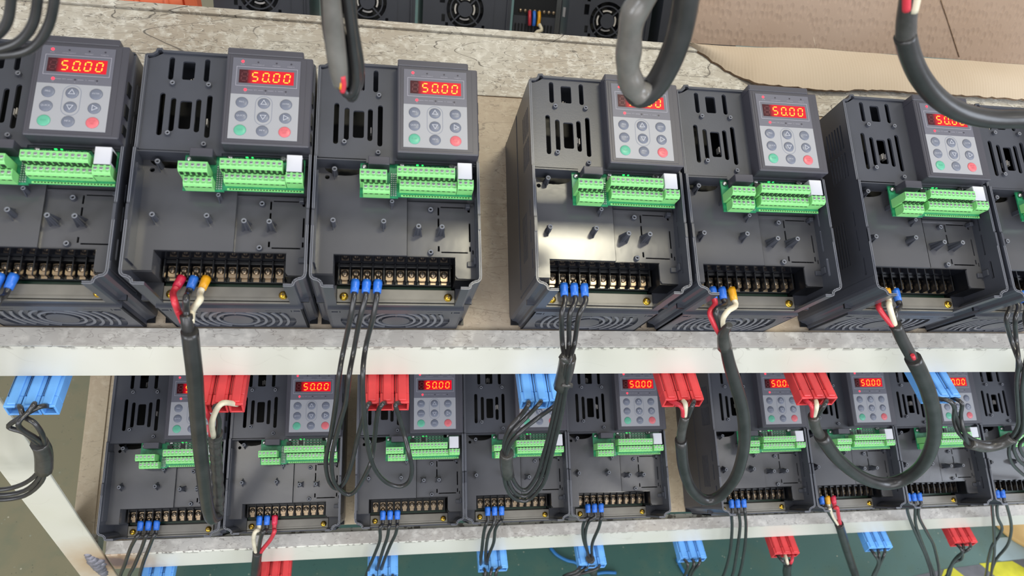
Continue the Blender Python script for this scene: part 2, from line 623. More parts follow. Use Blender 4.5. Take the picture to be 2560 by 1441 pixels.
def text_mesh(name, items, key, z):
    """items: (string, x, y, size) centred, laid flat at height z; one joined mesh"""
    mb = MB()
    for (s, x, y, size) in items:
        cu = bpy.data.curves.new('t', 'FONT')
        cu.body = s
        cu.size = size
        cu.align_x = 'CENTER'
        cu.align_y = 'CENTER'
        cu.resolution_u = 2
        ob = bpy.data.objects.new('t', cu)
        COL.objects.link(ob)
        bpy.context.view_layer.update()
        me = bpy.data.meshes.new_from_object(ob)
        mb.add([(v.co.x + x, v.co.y + y, z) for v in me.vertices], [tuple(p.vertices) for p in me.polygons], key)
        bpy.data.objects.remove(ob); bpy.data.curves.remove(cu); bpy.data.meshes.remove(me)
    return mb


mm = 0.001


def rrect(x0, x1, y0, y1, r, k=3):
    pts = []
    for (cx, cy, a0) in ((x1 - r, y1 - r, 0), (x0 + r, y1 - r, 90), (x0 + r, y0 + r, 180), (x1 - r, y0 + r, 270)):
        for i in range(k + 1):
            t = rad(a0 + 90 * i / k)
            pts.append((cx + r * math.cos(t), cy + r * math.sin(t)))
    return pts


def sc_(l, s=mm):
    return [(p[0] * s, p[1] * s) for p in l]


# ------------------------------------------------------------------ the motor drive (local millimetres: x 0..150, y up the face, z off the shelf)
def B(mb, x0, x1, y0, y1, z0, z1, key, ch=0.0):
    mb.box(x0 * mm, x1 * mm, y0 * mm, y1 * mm, z0 * mm, z1 * mm, key, ch * mm)


def build_drive(root):
    parts = []

    def part(name, mb, parent=root, label=None, kind=None):
        o = mb.obj(name, parent)
        if label: o['label'] = label
        if kind: o['kind'] = kind
        return o

    # --- housing: wall ring with the stepped corners, side walls slit
    h = MB()
    R = [(0, 206), (1.5, 207.5), (6, 208), (8.5, 210), (9.5, 213.5), (14, 214), (15, 212), (139, 212), (140, 209.5), (143, 208), (148, 207.5), (150, 205.5)]
    LB = [(0, 0), (0.7, -3), (3, -5.2), (6.8, -6.2), (9.2, -8), (10, -11), (12, -12), (20.7, -12)]
    RB = [(131, -12), (138, -12), (140, -11), (140.8, -8), (143.2, -6.2), (147, -5.2), (149.3, -3), (150, 0)]
    T = 2.4

    def strip(pts, hts, z0=0):
        n = len(pts)
        inn = []
        for i, p in enumerate(pts):
            a_ = Vector(pts[max(i - 1, 0)]); b_ = Vector(pts[min(i + 1, n - 1)])
            d = (b_ - a_).normalized()
            nn = Vector((-d.y, d.x))
            inn.append((p[0] + nn.x * T, p[1] + nn.y * T))
        for i in range(n - 1):
            zt = hts if not isinstance(hts, list) else hts[i]
            q = [pts[i], pts[i + 1], inn[i + 1], inn[i]]
            vs = [(x * mm, y * mm, z * mm) for z in (z0, zt) for (x, y) in q]
            c = sum((Vector(v) for v in vs), Vector()) / 8
            h.add(vs, [(0, 1, 5, 4), (2, 3, 7, 6), (4, 5, 6, 7), (0, 3, 2, 1)] + ([(0, 4, 7, 3)] if i == 0 else []) + ([(1, 2, 6, 5)] if i == n - 2 else []), 'housing', False, c)
    strip(LB, 144)
    def ridge(pts, z, off=0.0, w=0.7, hh=0.7):
        for i in range(len(pts) - 1):
            a_, b_ = Vector(pts[i]), Vector(pts[i + 1])
            d_ = (b_ - a_).normalized(); nn = Vector((-d_.y, d_.x))
            for o_ in (off, off + 1.6):
                q_ = [a_ + nn * o_, b_ + nn * o_, b_ + nn * (o_ + w), a_ + nn * (o_ + w)]
                vs = [(p.x * mm, p.y * mm, zz * mm) for zz in (z - 0.3, z + hh) for p in q_]
                c = sum((Vector(v) for v in vs), Vector()) / 8
                h.add(vs, [(0, 1, 5, 4), (2, 3, 7, 6), (4, 5, 6, 7), (1, 2, 6, 5), (0, 4, 7, 3)], 'lit_edge', False, c)
    ridge([(0, 58), (0, 0)] + LB[1:], 144)
    ridge(RB + [(150, 58)], 144)
    ridge([(0, 112), (0, 61)], 143.9, 0, 0.7, 0.4); ridge([(150, 61), (150, 112)], 143.9, 0, 0.7, 0.4)
    ridge([(0, 205.5), (0, 112)], 141.5, 0, 0.6, 0.4)
    strip([(20.7, -12), (131, -12)], 86)
    strip(RB, 144)
    strip(list(reversed(R)), 141.6)
    B(h, 1, 149, -10, 210, 0, 2, 'black')
    # side walls (loops in (y, z)), with the see-through slits
    slits = [sc_(rrect(67, 84, 126.2, 128.6, 1)), sc_(rrect(40, 63, 126.2, 128.6, 1)), sc_(rrect(13, 32, 129.5, 133, 1.2))]
    vents = []
    for i in range(6):
        z = 104 + i * 5
        vents.append(sc_(rrect(122, 150, z, z + 2.4, 1.1, 2)))
        vents.append(sc_(rrect(154, 182, z, z + 2.4, 1.1, 2)))
    louv = []
    for i in range(5):
        z = 90 + i * 4.6
        louv.append(sc_(rrect(30, 78, z, z + 2, 0.9, 2)))
    wall = sc_([(0, 0), (110, 0), (205.6, 0), (205.6, 141.6), (113, 141.6), (113, 144), (60, 144), (59, 145.2), (45, 145.2), (44, 144), (10, 144), (0, 144)])
    yz = Matrix(((0, 0, 1, 0), (1, 0, 0, 0), (0, 1, 0, 0), (0, 0, 0, 1)))
    h.prism(wall, slits + vents + louv, 0, 2.4 * mm, 'housing', yz)
    h.prism(wall, slits + vents + louv, 147.6 * mm, 150 * mm, 'housing', yz)
    # moulding line round the lower body
    for x0, x1 in ((-0.5, 0.0), (150.0, 150.5)):
        B(h, x0, x1, 0.5, 205, 70, 71.2, 'housing')
        B(h, x0, x1, 2, 9, 71.2, 143, 'housing')
    # inner rib beside the walls and small clips
    B(h, 2.4, 4.0, 12, 100, 121.5, 140, 'housing')
    B(h, 140, 147.6, 17, 22, 118.5, 121, 'housing', 0.4)
    B(h, 145.5, 147.6, 17.5, 24, 121, 128, 'housing', 0.3)
    B(h, 139, 143, 74, 78, 118.5, 126, 'housing', 0.4)
    part('housing', h)

    c = MB()     # near-black filler core, painting in the dark behind the slots
    B(c, 5, 145, 30, 204, 3, 95, 'dark')
    for i, (x, y) in enumerate(((36, 188), (49, 148))):
        B(c, x, x + 1, y, y + 6, 118, 124, 'wlabel'); B(c, x + 2, x + 3, y + 1, y + 7, 118, 124, 'wlabel'); B(c, x + 4, x + 5, y, y + 6, 118, 124, 'wlabel')
    part('dark_core', c)

    # --- upper cover plate with the slots
    f = MB()
    out = [(2.4, 112.2), (46, 112.2), (46, 109.5), (72, 109.5), (72, 112.2), (147.6, 112.2), (147.6, 205), (140, 209), (15, 209.8), (9, 206), (2.4, 203.5)]
    H = []
    for (x, y0, y1) in ((22.9, 182, 210), (53.4, 182, 210)):
        H.append(rrect(x - 2.3, x + 2.3, y0 + 0.5, y1 - 1, 2.2))
    H[0] = rrect(20.6, 25.2, 183, 206.5, 2.2); H[1] = rrect(51.1, 55.7, 183, 206.5, 2.2)
    H.append(rrect(32.5, 43.1, 183.8, 202.8, 1.6))
    for (x, y0, y1) in ((18, 127, 169.4), (27.5, 131.5, 165), (48.9, 131.5, 165), (58.1, 126.5, 169.4)):
        H.append(rrect(x - 2.3, x + 2.3, y0, y1, 2.2))
    H.append(rrect(33.3, 43.4, 134.2, 162.4, 1.8))
    f.prism(sc_(out), [sc_(l) for l in H], 137.2 * mm, 139.4 * mm, 'housing')
    B(f, 2.4, 46, 111, 113.2, 122, 139.4, 'housing')
    B(f, 70, 147.6, 111, 113.2, 122, 137.2, 'housing')
    B(f, 2.4, 3.4, 113, 203, 139.4, 141.6, 'housing')
    part('cover_plate', f)

    # --- lower deck, two levels
    d = MB()
    arc = [(8 + 36 * (0.5 - 0.5 * math.cos(math.pi * i / 10)), 111 - 7.5 * math.sin(math.pi * i / 10)) for i in range(11)]
    circ = lambda x, y, r, k=10: [(x + r * math.cos(2 * math.pi * i / k), y + r * math.sin(2 * math.pi * i / k)) for i in range(k)]
    d.prism(sc_([(2.4, 7.5), (18.5, 7.5), (18.5, 26.3), (84.6, 26.3), (84.6, 112), (2.4, 112)]), [sc_(arc), sc_(circ(10.5, 101.5, 2.2))], 119.6 * mm, 121.8 * mm, 'deck')
    ko = [rrect(112.8, 114.4, 68, 76.4, 0.3, 1), rrect(112.8, 114.4, 54, 65, 0.3, 1), rrect(115.6, 138, 75.9, 77.2, 0.3, 1), rrect(142.2, 143.8, 66, 75.6, 0.3, 1),
          rrect(142.2, 143.8, 42, 61, 0.3, 1), rrect(112.8, 114.6, 32, 37.5, 0.3, 1), rrect(116, 141, 30.6, 32.0, 0.3, 1), rrect(142.2, 143.8, 32.4, 37.5, 0.3, 1),
          [(138.5, 77.2), (138.5, 75.4), (141, 74.2), (141.6, 72), (143.6, 72), (143.6, 77.2)][::-1], rrect(145.2, 146.4, 30, 34, 0.2, 1)]
    ko = ko[:3] + ko[4:8] + ko[8:]
    d.prism(sc_([(84.6, 26.3), (129, 26.3), (129, 9), (131, 6), (147.6, 5.6), (147.6, 112), (84.6, 112)]), [sc_(l) for l in ko], 116.4 * mm, 118.6 * mm, 'deck')
    B(d, 84.0, 84.6, 26.3, 112, 116, 121.8, 'deck')
    B(d, 84.6, 147, 78.5, 80.2, 118.6, 120.4, 'deck')
    # skirts round the terminal opening
    B(d, 18.5, 129, 25.5, 26.3, 76, 119.6, 'gloss')
    B(d, 17.7, 18.5, 7.5, 26.3, 76, 119.6, 'deck')
    B(d, 2.4, 18.5, 6.7, 7.5, 76, 119.6, 'deck')
    B(d, 129, 129.8, 5.6, 26.3, 76, 117, 'black')
    B(d, 129, 147.6, 5.0, 5.8, 76, 117, 'black')
    part('deck', d)

    t = MB()     # tray floor in front of the terminals
    B(t, 2.4, 147.6, -10, 3.4, 84, 86, 'black'); B(t, 2.4, 147.6, 3.4, 26, 74, 76, 'black')
    B(t, 2.4, 20, -9.6, 6.7, 86, 87.2, 'housing')
    B(t, 131.5, 147.6, -9.6, 5, 86, 87.2, 'housing')
    part('tray', t)
    s = MB()
    B(s, 20.7, 131, -9.4, 3.2, 86, 89, 'strip', 0.4)
    B(s, 20.7, 131, -11.8, -10.2, 84, 87.5, 'strip', 0.3)
    B(s, 30, 121, -7.6, -7.1, 89, 89.5, 'strip')
    part('earth_plate', s, label='grey plate under the screw terminals')
    for x in (27.2, 124.6):
        g = MB()
        Tm = Matrix.Translation((x * mm, -4.4 * mm, 89 * mm))
        g.lathe([(4.0 * mm, 0), (4.0 * mm, 0.7 * mm), (3.4 * mm, 0.8 * mm), (3.3 * mm, 2.2 * mm), (2.5 * mm, 3.1 * mm), (0.9 * mm, 3.3 * mm)], 'gold', 14, Tm)
        g.box((x - 2.1) * mm, (x + 2.1) * mm, -4.75 * mm, -4.05 * mm, 91.9 * mm, 92.5 * mm, 'smd'); g.box((x - 0.35) * mm, (x + 0.35) * mm, -6.5 * mm, -2.3 * mm, 91.9 * mm, 92.5 * mm, 'smd')
        part('earth_screw', g, label='yellow zinc-plated screw')

    # --- power terminal block
    b = MB()
    B(b, 20.5, 128, 7.5, 25.5, 76, 88.5, 'black', 0.4)
    B(b, 20.5, 128, 22.5, 25.5, 88.5, 97, 'black', 0.4)
    for i in range(11):
        x = 27.6 - 5.17 + 10.34 * i
        B(b, x - 0.6, x + 0.6, 7.8, 25.3, 88.5, 100.5, 'black', 0.2)
    B(b, 20.2, 128.4, 4.6, 7.5, 76, 82, 'pcbedge')
    part('terminal_block', b, label='black ten-way screw terminal block')
    mesh = None
    for i in range(10):
        x = (27.6 + 10.34 * i)
        if mesh is None:
            q = MB()
            B(q, -3.6, 3.6, -5.6, 4.2, -0.4, 0.6, 'brass', 0.25)
            B(q, -2.7, 2.7, -9.0, -5.8, -3.4, -2.4, 'brass', 0.2)
            B(q, -2.7, 2.7, -6.2, -5.4, -3.2, 0.4, 'brass')
            q.lathe([(3.3 * mm, 0.6 * mm), (3.3 * mm, 1.6 * mm), (2.6 * mm, 2.5 * mm), (1.0 * mm, 2.8 * mm)], 'brass', 12)
            B(q, -2.2, 2.2, -0.4, 0.4, 2.35, 2.9, 'smd'); B(q, -0.4, 0.4, -2.2, 2.2, 2.35, 2.9, 'smd')
            o = q.obj('terminal_screw', root); mesh = o.data
        else:
            o = bpy.data.objects.new('terminal_screw', mesh); COL.objects.link(o); o.parent = root
        o.location = (x * mm, 17 * mm, 91.8 * mm)

    # --- hollow screw posts
    def post(x, y, z0, z1, r, fins=0, br=None):
        q = MB()
        br = br or r * 1.25
        Tm = Matrix.Translation((x * mm, y * mm, 0))
        q.lathe([(br * mm, z0 * mm), (r * mm, (z1 - 0.5) * mm)], 'housing', 12, Tm, cap0=False, cap1=False)
        q.lathe([(r * mm, (z1 - 0.5) * mm), (r * 0.97 * mm, z1 * mm), (0.52 * r * mm, z1 * mm), (0.5 * r * mm, (z1 - 3.5) * mm)], 'lit_edge', 12, Tm, cap0=False, cap1=False)
        q.add([Tm @ Vector((0.5 * r * mm * math.cos(k * math.pi / 3), 0.5 * r * mm * math.sin(k * math.pi / 3), (z1 - 3.4) * mm)) for k in range(6)], [(0, 1, 2, 3, 4, 5)], 'dark')
        for k in range(fins):
            t_ = 2 * math.pi * k / fins + (math.pi / 4 if fins == 4 else math.pi / 2)
            dx, dy = math.cos(t_), math.sin(t_)
            px, py = -dy * 0.45, dx * 0.45
            e = br + 2.6
            vs = [(x + px, y + py, z0), (x + dx * e + px, y + dy * e + py, z0), (x + dx * (r + 0.1) + px, y + dy * (r + 0.1) + py, z1 - 1.5), (x + px, y + py, z1 - 1.5)]
            vs += [(x - px, y - py, z0), (x + dx * e - px, y + dy * e - py, z0), (x + dx * (r + 0.1) - px, y + dy * (r + 0.1) - py, z1 - 1.5), (x - px, y - py, z1 - 1.5)]
            c_ = sum((Vector(v) for v in vs), Vector()) / 8 * mm
            q.add([(v[0] * mm, v[1] * mm, v[2] * mm) for v in vs], [(0, 1, 2, 3), (4, 7, 6, 5), (1, 5, 6, 2), (2, 6, 7, 3)], 'housing', False, c_)
        part('screw_post', q)
    for (x, y, z) in ((25.7, 178.6, 142.8), (56.6, 178.7, 142.8), (25.9, 128.6, 142.8), (56.7, 119.2, 142.8)):
        post(x, y, 139.4, z, 2.2, 0, 2.5)
    post(17.6, 104.8, 121.8, 134, 2.4, 2)
    post(17.7, 54.5, 121.8, 134, 2.4, 2)
    post(62.6, 54.4, 121.8, 135.3, 2.4, 2)
    post(94.1, 50, 118.6, 136.6, 2.4, 4)
    post(115.4, 50, 118.6, 136.8, 2.4, 4)
    post(106.1, 72.7, 118.6, 122.4, 2.4)
    post(106.1, 30.4, 118.6, 122.4, 2.4)
    post(70, 76, 121.8, 131, 2.0, 2)

    # --- keypad housing and its sub-parts
    k = MB()
    k.box(73.6 * mm, 148.6 * mm, 113.9 * mm, 204 * mm, 122 * mm, 155.4 * mm, 'keyhouse', 1.0 * mm)
    k.box(73.6 * mm, 140 * mm, 203.5 * mm, 210.6 * mm, 124 * mm, 155.4 * mm, 'keyhouse', 1.0 * mm)
    B(k, 76.5, 143, 116.5, 202, 155.4, 155.8, 'keyhouse', 0.15)
    for y0, y1 in ((122, 130), (138, 150), (160, 172)):
        B(k, 148.6, 149.6, y0, y1, 141.8, 150, 'dark')
    kp = part('keypad', k)
    p = MB()
    B(p, 79.2, 138, 118.8, 162.8, 155.8, 156.3, 'panel_lo')
    B(p, 79.2, 138, 162.8, 199.6, 155.8, 156.3, 'panel_hi')
    pp = [(82.6, 135.6, 171.2, 171.6), (82.6, 135.6, 190.4, 190.8), (82.6, 83.0, 171.6, 190.4), (135.2, 135.6, 171.6, 190.4)]
    for x0, x1, y0, y1 in pp:
        B(p, x0, x1, y0, y1, 156.3, 156.38, 'line')
    # oval outline round the arrow keys
    ring = rrect(100.6, 115.4, 132.6, 162.2 - 0.4, 7.3, 6)
    ring2 = rrect(101.1, 114.9, 133.1, 161.3, 6.85, 6)
    p.prism(sc_(ring), [sc_(ring2)], 156.3 * mm, 156.4 * mm, 'btn_o')
    part('keypad_panel', p, kp, 'two-tone grey keypad label')
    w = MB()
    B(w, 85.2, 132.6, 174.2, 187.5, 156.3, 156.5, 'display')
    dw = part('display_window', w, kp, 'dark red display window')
    # seven-segment digits
    SEG = {'8': 'abcdefg', '5': 'afgcd', '0': 'abcdef'}

    def digit(ch, x, y, key, dot=False):
        q = MB()
        wd_, ht, th = 4.8, 8.6, 0.95
        sl = 0.10
        segs = {'a': ((0.5, ht), (wd_ - 0.5, ht)), 'g': ((0.5, ht / 2), (wd_ - 0.5, ht / 2)), 'd': ((0.5, 0), (wd_ - 0.5, 0)),
                'f': ((0, ht / 2 + 0.5), (0, ht - 0.5)), 'b': ((wd_, ht / 2 + 0.5), (wd_, ht - 0.5)), 'e': ((0, 0.5), (0, ht / 2 - 0.5)), 'c': ((wd_, 0.5), (wd_, ht / 2 - 0.5))}
        for s_ in SEG[ch]:
            (ax, ay), (bx, by) = segs[s_]
            dx, dy = bx - ax, by - ay
            ln = math.hypot(dx, dy); dx /= ln; dy /= ln
            nx, ny = -dy * th / 2, dx * th / 2
            loop = [(ax, ay), (ax + dx * .4 + nx, ay + dy * .4 + ny), (bx - dx * .4 + nx, by - dy * .4 + ny), (bx, by), (bx - dx * .4 - nx, by - dy * .4 - ny), (ax + dx * .4 - nx, ay + dy * .4 - ny)]
            loop = [((x + px + py * sl) * mm, (y + py) * mm) for px, py in loop]
            q.prism(loop, [], 156.5 * mm, 156.6 * mm, key)
        if dot:
            q.prism(sc_(rrect(x + wd_ + 0.7, x + wd_ + 1.9, y - 0.5, y + 0.6, 0.5, 2)), [], 156.5 * mm, 156.6 * mm, key)
        part('digit', q, kp, 'glowing orange digit' if key == 'digit' else 'unlit digit')
    digit('8', 87.0, 176.4, 'digit_off')
    for ch, x, dt in (('5', 96.2, False), ('0', 105.4, True), ('0', 114.6, False), ('0', 123.8, False)):
        digit(ch, x, 176.4, 'digit', dt)
    # indicator lamps
    for (x, y, on) in ((87.6, 195.9, 1), (100.9, 195.9, 0), (116.9, 195.9, 0), (129.8, 195.9, 0), (91.3, 167.3, 1), (108.7, 167.3, 0), (126.2, 167.3, 0)):
        q = MB()
        q.prism(sc_(circ(x, y, 1.25 if on else 0.8, 10)), [], 156.3 * mm, 156.5 * mm, 'led_on' if on else 'led_off')
        part('indicator_light', q, kp, 'lit red indicator light' if on else None)
    # buttons
    keyc = {(0, 2): 'btn_g', (2, 2): 'btn_r'}
    txt = {(0, 0): 'PRG', (2, 0): 'ENTER', (0, 1): 'QUICK', (1, 2): 'MF.K', (0, 2): 'RUN', (2, 2): 'STOP'}
    for i, x in enumerate((89.2, 108, 127)):
        for j, y in enumerate((154.4, 140.8, 127.1)):
            q = MB()
            key = keyc.get((i, j), 'btn')
            q.lathe([(5.3 * mm, 156.3 * mm), (5.1 * mm, 156.7 * mm), (4.2 * mm, 157.1 * mm), (1.5 * mm, 157.3 * mm)], key, 20, Matrix.Translation((x * mm, y * mm, 0)))
            if (i, j) in ((1, 0), (1, 1), (2, 1)):
                a0 = {(1, 0): 90, (1, 1): 270, (2, 1): 0}[(i, j)]
                po = [(x + 3.3 * math.cos(rad(a0 + 120 * n)), y + 3.3 * math.sin(rad(a0 + 120 * n))) for n in range(3)]
                pi_ = [(x + 2.3 * math.cos(rad(a0 + 120 * n)), y + 2.3 * math.sin(rad(a0 + 120 * n))) for n in range(3)]
                q.prism(sc_(po), [sc_(pi_)], 157.25 * mm, 157.45 * mm, 'btn_t')
            part('button', q, kp, {'btn_g': 'green button', 'btn_r': 'red button'}.get(key))
    items = [(s_, (89.2, 108, 127)[i] * mm, (154.4, 140.8, 127.1)[j] * mm, (2.4 if s_ != 'ENTER' else 2.0) * mm) for (i, j), s_ in txt.items() if j < 2 or i == 1]
    tm = text_mesh('printing', items, 'btn_t', 157.42 * mm)
    tm2 = text_mesh('printing', [('RUN', 89.2 * mm, 127.1 * mm, 2.2 * mm)], 'btn_g', 157.44 * mm)
    tm3 = text_mesh('printing', [('STOP', 127 * mm, 128.2 * mm, 2.2 * mm), ('RES', 127 * mm, 125.9 * mm, 2.2 * mm)], 'btn_r', 157.44 * mm)
    tm4 = text_mesh('printing', [('RUN', 87.6 * mm, 192.9 * mm, 1.6 * mm), ('LOCAL/REMOT', 101 * mm, 192.9 * mm, 1.6 * mm), ('FWD/REV', 116.9 * mm, 192.9 * mm, 1.6 * mm), ('TUNE/TC', 129.6 * mm, 192.9 * mm, 1.6 * mm),
                                 ('Hz', 91.3 * mm, 164.8 * mm, 1.5 * mm), ('RPM', 100 * mm, 167.3 * mm, 1.5 * mm), ('A', 108.7 * mm, 164.8 * mm, 1.5 * mm), ('%', 117.4 * mm, 167.3 * mm, 1.5 * mm), ('V', 126.2 * mm, 164.8 * mm, 1.5 * mm)], 'line', 156.42 * mm)
    for t_ in (tm2, tm3, tm4):
        for vv in t_.v: pass
        base = len(tm.v)
        tm.v += t_.v
        kk = tm.mi(t_.mats[0])
        for fc in t_.f:
            tm.f.append(tuple(i + base for i in fc)); tm.m.append(kk); tm.s.append(False)
    for x0, x1 in ((93.2, 97.6), (102.4, 106.8), (110.6, 115.4), (119.4, 124)):
        B(tm, x0, x1, 167.1, 167.4, 156.38, 156.42, 'line')
    part('printing', tm, kp, 'small printed key names', 'stuff')

    # --- control board under the keypad
    e = MB()
    B(e, 72.4, 143.8, 78.6, 113.5, 133.4, 135, 'pcb')
    B(e, 40.8, 75.4, 77.4, 111.2, 133.0, 134.6, 'pcb')
    B(e, 78, 143.4, 78.6, 80.6, 135, 135.3, 'tgreen')
    for x in (44, 140):
        B(e, x - 1.5, x + 1.5, 88, 92, 122, 133, 'housing')
    cb = part('circuit_board', e, label='green control circuit board')
    e = MB()       # little components
    for x in [82 + i * 4.6 for i in range(9)]:
        for y in (102.5, 106, 109.3):
            B(e, x - 1.2, x + 1.2, y - 0.6, y + 0.6, 135, 136.1, 'smd'); B(e, x - 1.7, x - 1.2, y - 0.6, y + 0.6, 135, 136, 'smd2'); B(e, x + 1.2, x + 1.7, y - 0.6, y + 0.6, 135, 136, 'smd2')
    for x in [84 + i * 2.3 for i in range(17)]:
        B(e, x - 0.5, x + 0.5, 111, 112.6, 135, 136.2, 'smd2')
    B(e, 91, 96.5, 103.5, 108.5, 135, 137.4, 'smd'); B(e, 75, 81, 103, 107, 135, 139, 'smd')
    for i in range(5):
        B(e, 97, 98.6, 103.7 + i, 104.1 + i, 135, 135.8, 'smd2'); B(e, 89, 90.6, 103.7 + i, 104.1 + i, 135, 135.8, 'smd2')
    for i in range(11):
        for x in (69.3, 71.3, 73.2):
            B(e, x - 0.55, x + 0.55, 79 + i * 2.1, 80 + i * 2.1, 134.8, 136.4, 'smd2')
    for i in range(24):
        B(e, 80 + i * 2.6, 81.5 + i * 2.6, 79.3, 80.1, 135.3, 135.6, 'tslot')
    for x, y in ((129, 108), (122, 111)):
        e.lathe([(2.6 * mm, 135 * mm), (2.6 * mm, 138 * mm), (1.2 * mm, 138.6 * mm)], 'smd2', 10, Matrix.Translation((124.6 * mm, 110.4 * mm, 0)))
    for i in range(4):
        B(e, 130 + i * 3, 132 + i * 3, 110.5, 112, 135, 136, 'smd')
    part('board_components', e, cb, kind='stuff')
    for x, y in ((44.8, 107.2), (78.6, 110.2), (127.6, 110.8)):
        q = MB()
        q.lathe([(2.6 * mm, 135 * mm), (2.6 * mm, 136 * mm), (1.8 * mm, 137 * mm), (0.6 * mm, 137.3 * mm)], 'steel', 12, Matrix.Translation((x * mm, y * mm, 0)))
        part('board_screw', q, cb)
    q = MB(); B(q, 92, 94, 110.6, 112.2, 135, 136.6, 'led_g'); B(q, 97, 98.4, 110.8, 112.2, 135, 136.6, 'led_g')
    part('green_led', q, cb, 'lit green light on the board')
    q = MB(); B(q, 48.2, 67.2, 102.6, 110.6, 134.6, 151.8, 'keyhouse', 0.5)
    part('relay', q, cb, 'square dark grey relay')
    q = MB(); B(q, 129.2, 142.4, 92.6, 108.8, 135, 149.4, 'white', 0.4); B(q, 142.4, 143.0, 95, 106, 137, 147, 'dark')
    part('socket', q, cb, 'white cable socket')

    # green plug-in terminals: two stepped rows
    def gblock(x0, n, pitch, y, ztop, names, slots_up, depth=8.6, zb=135.0):
        q = MB()
        x1 = x0 + n * pitch
        y1, y0 = y + 3.2, y - depth + 3.2
        prof = [(y1, zb), (y1, ztop), (y - 3.0, ztop), (y - 4.2, ztop - 1.0), (y0, ztop - 2.6), (y0, zb)]
        pts = [(py * mm, pz * mm) for py, pz in prof]
        q.prism(pts, [], x0 * mm, x1 * mm, 'tgreen', yz)
        for i in range(n):
            xc = x0 + (i + 0.5) * pitch
            q.lathe([(1.55 * mm, ztop * mm), (1.5 * mm, (ztop + 0.25) * mm), (1.1 * mm, (ztop + 0.3) * mm)], 'smd2', 10, Matrix.Translation((xc * mm, y * mm, 0)))
            q.box((xc - 1.1) * mm, (xc + 1.1) * mm, (y - 0.25) * mm, (y + 0.25) * mm, (ztop + 0.3) * mm, (ztop + 0.36) * mm, 'smd')
            if slots_up:
                B(q, xc - 1.35, xc + 1.35, y0 - 0.9, y0 + 0.05, ztop - 7.5, ztop - 3.0, 'tslot')
            else:
                B(q, xc - 1.5, xc + 1.5, y1 - 0.7, y1 + 0.05, ztop - 0.4, ztop + 0.03, 'tslot')
                B(q, xc - 1.4, xc + 1.4, y0 - 0.15, y0 + 0.02, ztop - 4.5, ztop - 3.2, 'tslot')
            if i:
                B(q, xc - pitch / 2 - 0.1, xc - pitch / 2 + 0.1, y0 - 0.03, y - 3.2, ztop - 5.5, ztop - 3.0, 'tslot')
        o = part('terminal_strip', q, cb, 'pale green pluggable terminal strip')
        lt = text_mesh('lettering', [(s_, (x0 + (i + 0.5) * pitch) * mm, (y - 2.5 - 0.4) * mm, 1.75 * mm) for i, s_ in enumerate(names)], 'tprint', (ztop + 0.05) * mm)
        q.v += []; base = len(q.v)
        return o, lt
    L4 = []
    for args in ((41.0, 5, 4.8, 91.8, 156.8, ['P/A', 'FA', 'FC', 'COM', '24V'], True), (43.9, 5, 4.8, 82.3, 147.6, ['P/C', 'P/B', 'DI8', 'DI9', 'COM'], False),
                 (73.9, 11, 4.77, 97.5, 153.6, ['485+', '485-', 'GND', 'DI1', 'DI2', 'DI3', 'DI4', 'DI5', 'DI6', 'DI7', 'COM'], True),
                 (76.4, 11, 4.74, 88.0, 145.4, ['+10V', 'AI1', 'AI2', 'GND', 'AO1', 'DO1', 'FM', 'CME', 'COM', 'OP', '+24V'], False),
                 (129.1, 3, 4.85, 88.4, 149.9, ['TA', 'TB', 'TC'], False)):
        o, lt = gblock(*args)
        L4.append(lt)
    base_mb = L4[0]
    for t_ in L4[1:]:
        bs = len(base_mb.v)
        base_mb.v += t_.v
        for fc in t_.f:
            base_mb.f.append(tuple(i + bs for i in fc)); base_mb.m.append(0); base_mb.s.append(False)
    part('terminal_lettering', base_mb, cb, 'dark printed terminal names', 'stuff')

    # --- fan end
    q = MB()
    xz = Matrix(((1, 0, 0, 0), (0, 0, -1, 0), (0, 1, 0, 0), (0, 0, 0, 1)))     # loop (x, z) -> plane facing -y
    cx, cz, rx, rz = 76.5, 33.0, 54.5, 58.0
    oval = []
    for i in range(40):
        t_ = 2 * math.pi * i / 40
        oval.append((cx + rx * math.cos(t_), min(62, max(4, cz + rz * math.sin(t_)))))
    hole = []
    for p_ in oval:
        if not hole or (abs(p_[0] - hole[-1][0]) + abs(p_[1] - hole[-1][1])) > 0.05:
            hole.append(p_)
    tabs = [rrect(15, 21, 66, 70.5, 0.4, 1), rrect(132, 138, 66, 70.5, 0.4, 1), rrect(106, 121, 68.3, 69.2, 0.3, 1), rrect(34, 49, 68.3, 69.2, 0.3, 1), rrect(22.5, 23.3, 65, 71, 0.2, 1), rrect(129.6, 130.4, 65, 71, 0.2, 1)]
    q.prism(sc_([(11.8, 0), (141.2, 0), (141.2, 76.5), (11.8, 76.5)]), [sc_(hole)] + [sc_(l) for l in tabs], 12 * mm, 14 * mm, 'housing', xz)
    B(q, 12, 141, -12, -2, 74.5, 76.5, 'housing')
    B(q, 11.8, 14, -14, 0, 0, 76, 'housing'); B(q, 139, 141.2, -14, 0, 0, 76, 'housing')
    B(q, 14, 139, -5.5, -3.5, 2, 74, 'dark')
    fe = part('fan_cover', q)
    q = MB()
    def clipz(z): return min(62.5, max(3.5, z))
